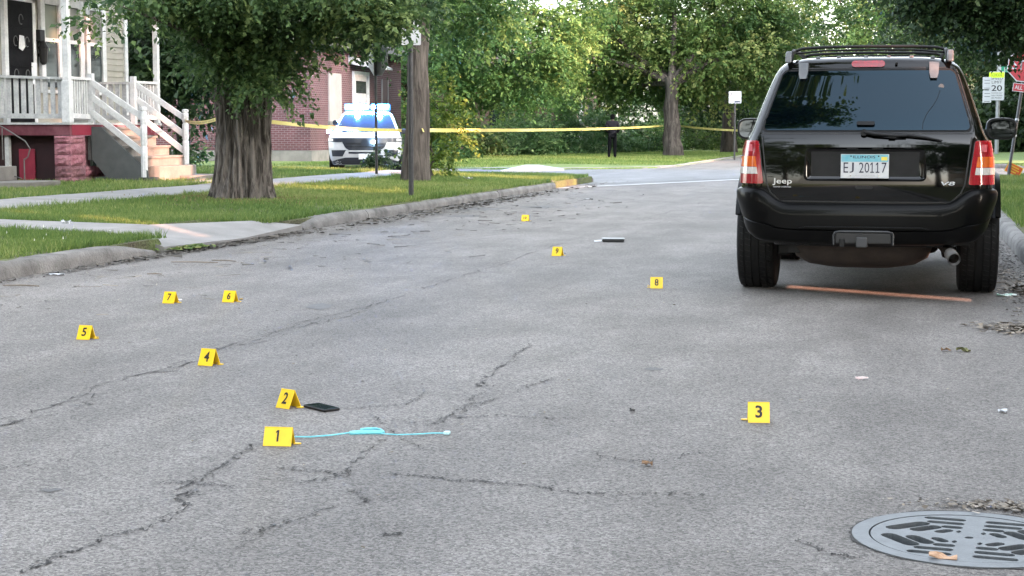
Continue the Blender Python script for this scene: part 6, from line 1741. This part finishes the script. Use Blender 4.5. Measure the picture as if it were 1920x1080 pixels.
chips('kerb_grit', KR - .12, 16, .07, 2.6, 1500, .006, .025, M['dirt'], 2, seed=2)
chips('kerb_grit', KR - .20, 12.6, .07, 1.0, 900, .006, .022, M['litter'], 2, seed=12)
k2 = gp(1900, 618)
chips('wood_mulch', k2.x + .03, k2.y, .10, .13, 420, .01, .03, M['litter'], 3, seed=3)
k3 = gp(1880, 955)
chips('loose_gravel', k3.x + .03, k3.y + .02, .12, .035, 420, .006, .018, M['litter'], 1.5, seed=4)
chips('gutter_dirt', KL + .12, 13.2, .05, 1.6, 900, .006, .03, M['dirt'], 3, seed=5)
chips('gutter_dirt', KL + .10, 15.4, .09, .9, 1500, .006, .03, M['dirt'], 2.5, seed=6)
chips('gutter_dirt', KL + .25, 24.5, .15, 4.0, 1400, .01, .05, M['dirt'], 3, seed=7)
chips('road_twigs', -5.7, 12.2, .6, 2.4, 190, .006, .012, M['straw'], 22, seed=8)
chips('road_twigs', -5.4, 21, .7, 4.5, 300, .012, .03, M['dirt'], 9, seed=9)
chips('road_grit', -2.5, 8, 1.8, 3.2, 260, .006, .014, M['straw'], 1.6, seed=10)
chips('apron_weeds', KL - .02, 14.35, .10, .16, 300, .02, .05, M['grass'], 2, .02, seed=11)
for i, (px, py, L, a) in enumerate(((40, 537, .28, 5), (365, 493, .42, 4), (420, 490, .25, -10), (290, 515, .12, 8), (1875, 532, .12, 4))):
    q = gp(px, py); o = MB().tube([(-L / 2, 0, .006), (0, .01, .009), (L / 2, -.005, .006)], [.004, .006, .004], 6).build('twig', nmat('twig_pale', (.22, .185, .15), .8), None); o.location = q; o.rotation_euler = (0, 0, R(a))
    tag(o, ('pale twig on the road at the far left edge', 'long pale twig on the road near the left kerb end', 'thin pale twig beside the long one on the road', 'short pale twig near the left kerb', 'pale twig in the gutter behind the suv right tyre')[i], 'twig')

# ------------------------------------------------------------------ signs
def plate_sign(parent, nm, c, w, h, normal, mat, r=.02, back=None):
    n_ = 5; pts = []
    for (sx, sy, a0) in ((1, 1, 0), (-1, 1, PI / 2), (-1, -1, PI), (1, -1, 3 * PI / 2)):
        for t in np.linspace(0, PI / 2, n_): pts.append((sx * (w / 2 - r) + r * math.cos(a0 + t), sy * (h / 2 - r) + r * math.sin(a0 + t)))
    mb = MB().prism(pts, 'Z', -.003, .0)
    me = mb.mesh(nm); me.transform(face_matrix(c, normal)); return obj(nm, me, mat, parent)
def letters(parent, s, c, normal, dx, dz, w, h, mat, bold=0.0):
    m = face_matrix(c, normal); q = m @ Vector((dx, dz, .0015)); m2 = m.copy(); m2.translation = q
    return fit_text('lettering', s, w, h, mat, parent, m2, bold=bold)
# no parking sign on the left verge, half hidden by leaves
q = gp(771, 367, .16); sp1 = thing('sign_post', q, 'black post with white parking sign on the left verge', 'sign')
MB().tube([(0, 0, -.2), (0, 0, 2.66)], .038, 10).build('post', M['pole_black'], sp1, smooth=50)
nrm1 = Vector((.31, -.95, 0)).normalized()
c1 = Vector((.02, -.045, 2.44)); plate_sign(sp1, 'sign_plate', c1, .30, .46, nrm1, M['sign_white'])
letters(sp1, 'P', c1, nrm1, 0, .10, .09, .13, M['black_ink'], .01)
ring_ = MB().lathe([(.10, -.001), (.10, .001), (.085, .001), (.085, -.001)], (0, 0, 0), 'Z', 30, closed=True); me = ring_.mesh('prohibition_ring'); m = face_matrix(c1, nrm1); m.translation = m @ Vector((0, .10, .003)); me.transform(m); obj('prohibition_ring', me, M['sign_red'], sp1)
MB().bar(m @ Vector((-.065, .065, .002)), m @ Vector((.065, -.065, .002)), .014, .002, nrm1).build('prohibition_bar', M['sign_red'], sp1)
# stop sign of the side street, seen from behind
q = gp(706, 330, .16); sp2 = thing('stop_sign', q, 'back of a pale stop sign on a thin dark post before the police suv', 'sign')
MB().tube([(0, 0, -.2), (0, 0, 3.0)], .03, 10).build('post', M['pole_black'], sp2, smooth=50)
def octagon(w): return [(w / 2 / math.cos(PI / 8) * math.cos(PI / 8 + k * PI / 4), w / 2 / math.cos(PI / 8) * math.sin(PI / 8 + k * PI / 4)) for k in range(8)]
for (nv, dx) in (((-.95, -.32, 0), -.035), ((.62, .78, 0), .04)):
    me = MB().prism(octagon(.76), 'Z', -.002, .002).mesh('sign_plate'); mm_ = face_matrix((dx, -.03 if dx < 0 else .03, 2.5), nv); me.transform(mm_); obj('sign_plate', me, M['sign_back'], sp2)
# no parking sign on the far corner
q = gp(1377, 298.5, .03); sp3 = thing('sign_post', q, 'small white parking sign on a dark post left of the suv mirror', 'sign')
MB().tube([(0, 0, -.2), (0, 0, 2.55)], .035, 8).build('post', M['pole_black'], sp3)
n3 = Vector((.09, -1, 0)).normalized(); c3 = Vector((0, -.04, 2.36)); plate_sign(sp3, 'sign_plate', c3, .48, .46, n3, M['sign_white'], .03)
letters(sp3, 'P', c3, n3, -.13, .11, .06, .10, M['black_ink'], .01)
m = face_matrix(c3, n3); m.translation = m @ Vector((-.13, .11, .003)); me = ring_.mesh('prohibition_ring'); me.transform(m @ Matrix.Scale(.75, 4)); obj('prohibition_ring', me, M['sign_red'], sp3)
for dz in (.0, -.06): MB().bar(face_matrix(c3, n3) @ Vector((-.15, dz, .002)), face_matrix(c3, n3) @ Vector((.15, dz, .002)), .014, .002, n3).build('text_line', M['trim_grey'], sp3)
MB().bar(face_matrix(c3, n3) @ Vector((-.02, -.17, .002)), face_matrix(c3, n3) @ Vector((.20, -.17, .002)), .05, .002, n3).build('text_line', nmat('dark_blue_ink', (.03, .03, .07), .5), sp3)
# grey pole with the school speed limit, two small plates and the street name, across the side street
SPZ = 68.0
q = dp(1868, 300, SPZ); q.z = .12; sp4 = thing('sign_pole', q, 'grey light pole carrying school speed limit and street name signs', 'sign')
H4 = 6.5
MB().tube([(0, 0, -.2), (0, 0, 3.0), (0, 0, H4)], [.085, .08, .065], 14).build('pole', M['pole_grey'], sp4, smooth=50)
def at4(px, py):
    d = _fw * _F + _rt * (px - 960) - _up * (py - 540); t = (q.y - .12) / d[1]
    return Vector(np.array([0, 0, CAM_H]) + t * d) - q
n4 = Vector((-.03, -1, 0)).normalized()
c = at4(1869, 161); plate_sign(sp4, 'sign_plate', c, .60, 1.17, n4, M['sign_white'], .03)
cl = at4(1869, 140.5); cl = cl + n4 * .004; plate_sign(sp4, 'school_plate', cl, .60, .22, n4, M['sign_lime'], .03)
letters(sp4, 'SCHOOL', cl, n4, 0, 0, .44, .12, M['black_ink'], 0)
for s_, dz, w_, h_, b_ in (('SPEED', .31, .46, .115, 0), ('LIMIT', .15, .40, .115, 0), ('20', -.09, .42, .24, .01), ('M-SCHOOL DAY', -.29, .46, .06, 0), ('WHEN CHILDREN', -.39, .46, .06, 0), ('ARE PRESENT', -.49, .42, .06, 0)):
    letters(sp4, s_, c, n4, 0, dz, w_, h_, M['black_ink'], b_)
for py in (156, 181):
    c = at4(1850.5, py) + n4 * .002; w_ = plate_sign(sp4, 'small_plate', c, .34, .50, n4, M['sign_white'], .02)
    for dz in (.12, .0, -.2): MB().bar(face_matrix(c, n4) @ Vector((-.10, dz, .002)), face_matrix(c, n4) @ Vector((.12, dz, .002)), .025, .002, n4).build('text_line', M['trim_grey'], w_)
c = at4(1902, 130); st_ = plate_sign(sp4, 'street_name_plate', c + Vector((0, 0, 0)), 1.05, .23, n4, M['sign_green'], .02)
letters(st_, 'E 91st ST', c, n4, .03, 0, .86, .15, M['sign_white'], .0)
MB().box(c.x - .60, c.x - .52, c.y - .02, c.y + .02, c.z - .10, c.z + .10).build('bracket', M['sign_white'], sp4)
MB().tube([at4(1868, 120), at4(1880, 108)], .02, 6).build('bracket_arm', M['pole_grey'], sp4)
# leaning stop sign with ALL WAY plate, and the orange notice on its post
q = gp(1890, 333, .15); sp5 = thing('stop_sign', q, 'leaning red stop sign with ALL WAY plate at the right edge', 'sign')
lean = (dp(1917, 160, 35.0) - q); lean = Vector((lean.x, lean.y, lean.z)); up5 = lean.normalized()
MB().tube([up5 * -.2, up5 * 3.05], .034, 10).build('post', M['pole_black'], sp5, smooth=50)
n5 = Vector((-.06, -1, 0)).normalized(); n5 = (n5 - up5 * n5.dot(up5)).normalized()
def f5(z_, dx=0, dn=.045): 
    m = face_matrix(up5 * z_ + n5 * dn, n5, up5); return m
cstop = f5(2.62); 
for w_, mt, dz_ in ((.79, M['sign_white'], 0), (.745, M['sign_red'], .003)):
    me = MB().prism(octagon(w_), 'Z', -.002 + dz_, .001 + dz_).mesh('sign_plate'); me.transform(cstop @ Matrix.Translation((.03, 0, 0))); so = obj('sign_plate', me, mt, sp5)
fit_text('lettering', 'STOP', .60, .25, M['sign_white'], so, cstop @ Matrix.Translation((.03, 0, .006)), bold=.01)
ca = f5(2.085)
me = MB().prism([(-.245, -.10), (.245, -.10), (.245, .10), (-.245, .10)], 'Z', -.002, .001).mesh('all_way_plate'); me.transform(ca @ Matrix.Translation((.055, 0, 0))); ao = obj('all_way_plate', me, M['sign_white'], sp5)
me = MB().prism([(-.23, -.087), (.23, -.087), (.23, .087), (-.23, .087)], 'Z', .002, .003).mesh('red_field'); me.transform(ca @ Matrix.Translation((.055, 0, 0))); obj('red_field', me, M['sign_red'], ao)
fit_text('lettering', 'ALL WAY', .40, .10, M['sign_white'], ao, ca @ Matrix.Translation((.055, 0, .005)), bold=.01)
for z_ in (.95, 1.32): 
    MB().tube([up5 * z_, up5 * (z_ + .045)], .042, 10).build('post_band', M['sign_back'], sp5)
og = thing('notice_sign', dp(1901, 318, 34.4), 'tilted orange notice with yellow edge tied low on the stop sign post', 'sign')
m = face_matrix((0, 0, 0), (-.05, -1, .05)) @ Matrix.Rotation(R(-27), 4, 'Z')
for (w_, h_, mt, dz_) in ((.33, .215, M['sign_edge'], 0), (.30, .185, M['sign_orange'], .002)):
    me = MB().prism([(-w_ / 2, -h_ / 2), (w_ / 2, -h_ / 2), (w_ / 2, h_ / 2), (-w_ / 2, h_ / 2)], 'Z', dz_ - .002, dz_).mesh('board'); me.transform(m); go = obj('board', me, mt, og)
for dy, w_ in ((.05, .18), (0, .22), (-.05, .14)):
    MB().bar(m @ Vector((-w_ / 2, dy, .003)), m @ Vector((w_ / 2, dy, .003)), .026, .002, m.to_3x3() @ Vector((0, 0, 1))).build('text_line', M['sign_edge'], go)

# ------------------------------------------------------------------ police tape strung between post, trunks and sign
def tape(a, b, sag, label, w=.055, txt=True, twist=.25, seed=0):
    a = Vector(a); b = Vector(b); L = (b - a).length; n = max(12, int(L / .35)); d = (b - a).normalized(); side = d.cross(Vector((0, 0, 1))).normalized(); rgk = random.Random(seed)
    if side.y > 0: side = -side
    ph = rgk.uniform(0, 6)
    def at(s, v):
        t = s / L; c = a.lerp(b, t) + Vector((0, 0, -4 * sag * t * (1 - t)))
        th = twist * math.sin(s * .55 + ph) + .12 * math.sin(s * 1.9 + ph)
        return c + (Vector((0, 0, 1)) * math.cos(th) + side * math.sin(th)) * v, side * math.cos(th) - Vector((0, 0, 1)) * math.sin(th)
    P0 = [at(L * i / n, -w / 2)[0] for i in range(n + 1)]; P1 = [at(L * i / n, w / 2)[0] for i in range(n + 1)]
    o = MB().grid([P0, P1]).build('police_tape', M['tape'], None, fix=False); tag(o, label, 'police tape', 'lengths of yellow police tape')
    if txt:
        ph_ = 'POLICE LINE DO NOT CROSS   '; per = 1.35; s0 = .25
        me = text_me(ph_.strip(), 1.0, 0.0, .01); co = np.empty(len(me.vertices) * 3, np.float32); me.vertices.foreach_get('co', co); co = co.reshape(-1, 3)
        ex = co.max(0) - co.min(0); co[:, 0] = (co[:, 0] / ex[0] + .5) * 1.15; co[:, 1] = co[:, 1] / ex[1] * w * .52
        fs = [tuple(p.vertices) for p in me.polygons]; mb = MB(); flip = d.x < 0
        while s0 + 1.2 < L:
            vs = []
            for x, y, _ in co:
                s = s0 + x; s = L - s if flip else s
                p, nn = at(s, y); vs.append(p + nn * .003)
            mb.add(vs, fs); s0 += per
        if mb.f: mb.build('lettering', M['black_ink'], o, fix=False)
    return o
nw2 = Vector((-13.16, 28.66, 1.30))
tape(nw2, (T1.x - .36, T1.y + .05, 1.30), .05, 'yellow police tape from the porch newel to the big furrowed tree', seed=1)
t2a = dp(757, 244.5, 33.0)
tape((T1.x + .38, T1.y - .05, 1.25), (T2.x - .2, T2.y - .22, t2a.z), .03, 'yellow police tape from the furrowed tree to the second verge tree', seed=2)
t3 = dp(1246, 236, 71.6)
tape((T2.x + .2, T2.y - .2, 1.13), (t3.x - .02, t3.y - .3, t3.z), 0.06, 'long yellow police tape from the verge tree to the far linden', w=.075, seed=3)
t3b = dp(1277, 236.5, 71.5); s4 = dp(1440, 246, 62)
tape(t3b, s4, .05, 'yellow police tape from the far linden passing behind the suv', w=.075, seed=4)
t8a = dp(1925, 231, 45); t8b = dp(1870, 250, 55)

# ------------------------------------------------------------------ person standing on the far lawn, back to the camera
pp_ = gp(1148, 297.5, .03); S = 1.72
per = thing('person', pp_, 'person in dark jacket, dark trousers and black cap, back turned, beyond the tape', 'person', rz=R(8))
def skin(name, verts, edges, radii, mat, parent, root=0, sub=2):
    me = bpy.data.meshes.new(name); me.from_pydata(verts, edges, []); o = bpy.data.objects.new(name, me); C.objects.link(o)
    sk = o.modifiers.new('skin', 'SKIN'); sb = o.modifiers.new('sub', 'SUBSURF'); sb.levels = sub; sb.render_levels = sub
    for v, r_ in zip(me.skin_vertices[0].data, radii): v.radius = r_ if hasattr(r_, '__len__') else (r_, r_)
    me.skin_vertices[0].data[root].use_root = True
    m2 = eval_mesh(o, name); bpy.data.objects.remove(o)
    return obj(name, m2, mat, parent, smooth=80)
sknm = nmat('skin_tone', (.035, .02, .014), .6); jk = nmat('dark_jacket', (.010, .0095, .014), .8, (.017, .016, .021), 8, spec=.1); tr = nmat('dark_trousers', (.0022, .0025, .004), .85, spec=.1); capm = nmat('black_cap', (.0015, .0015, .002), .8, spec=.1)
# local -y faces the camera, the figure looks to +y
bv = [(0, 0, .95), (0, .0, 1.15), (0, .0, 1.38), (0, .01, 1.50), (0, .02, 1.60), (0, .02, 1.68), (.09, 0, .90), (.10, .02, .50), (.11, -.01, .09), (-.09, 0, .90), (-.11, .0, .50), (-.13, -.02, .09), (.19, 0, 1.40), (.26, -.03, 1.13), (.17, .16, 1.02), (-.19, 0, 1.40), (-.26, -.03, 1.13), (-.17, .16, 1.02), (.12, .13, .04), (-.15, .12, .04)]
be = [(0, 1), (1, 2), (2, 3), (3, 4), (4, 5), (0, 6), (6, 7), (7, 8), (0, 9), (9, 10), (10, 11), (2, 12), (12, 13), (13, 14), (2, 15), (15, 16), (16, 17), (8, 18), (11, 19)]
br = [(.12, .10), (.12, .10), (.12, .09), .05, (.07, .085), .06, .075, .05, .04, .075, .05, .04, .055, .042, .035, .055, .042, .035, .04, .04]
body_ = skin('body', bv, be, br, sknm, per)
jv = [bv[0][:2] + (.88,), bv[1], bv[2], (0, .0, 1.47), bv[12], bv[13], bv[14], bv[15], bv[16], bv[17]]
skin('jacket', jv, [(0, 1), (1, 2), (2, 3), (2, 4), (4, 5), (5, 6), (2, 7), (7, 8), (8, 9)], [(.175, .14), (.165, .13), (.165, .115), (.075, .075), .085, .068, .056, .085, .068, .056], jk, body_)
skin('trousers', [(0, 0, .93), bv[6], bv[7], (.11, -.01, .06), bv[9], bv[10], (-.13, -.02, .06)], [(0, 1), (1, 2), (2, 3), (0, 4), (4, 5), (5, 6)], [(.15, .12), .10, .075, .062, .10, .075, .062], tr, body_)
MB().lathe([(.080, 1.535), (.088, 1.57), (.094, 1.64), (.090, 1.69), (.06, 1.725), (.0, 1.735)], (0, .015, 0), 'Z', 20).build('cap', capm, body_, smooth=60)
for sx in (.115, -.14):
    MB().box(sx - .045, sx + .045, -.07, .20, 0, .07).build('shoe', capm, body_, bevel=.03, seg=3)
# hands resting in front at the jacket hem: palm and fingers
for sg_ in (1, -1):
    o_ = Vector((sg_ * .17, .16, 1.02)); hv = [tuple(o_), tuple(o_ + Vector((-sg_ * .05, .05, -.01)))]; he = [(0, 1)]; hr_ = [.026, .03]
    for k, (dx, dz, l_) in enumerate(((-.05, .03, .07), (-.055, .012, .08), (-.055, -.006, .075), (-.05, -.024, .06))):
        i0 = len(hv); hv.append(tuple(o_ + Vector((-sg_ * (.05 - dx * .6), .06, dz)))); hv.append(tuple(o_ + Vector((-sg_ * (.05 - dx * .6 + l_ * .5), .05, dz - .01)))); he += [(1, i0), (i0, i0 + 1)]; hr_ += [.010, .008]
    i0 = len(hv); hv.append(tuple(o_ + Vector((-sg_ * .03, .03, .045)))); he.append((0, i0)); hr_.append(.010)
    skin('hand', hv, he, hr_, sknm, body_, sub=1)
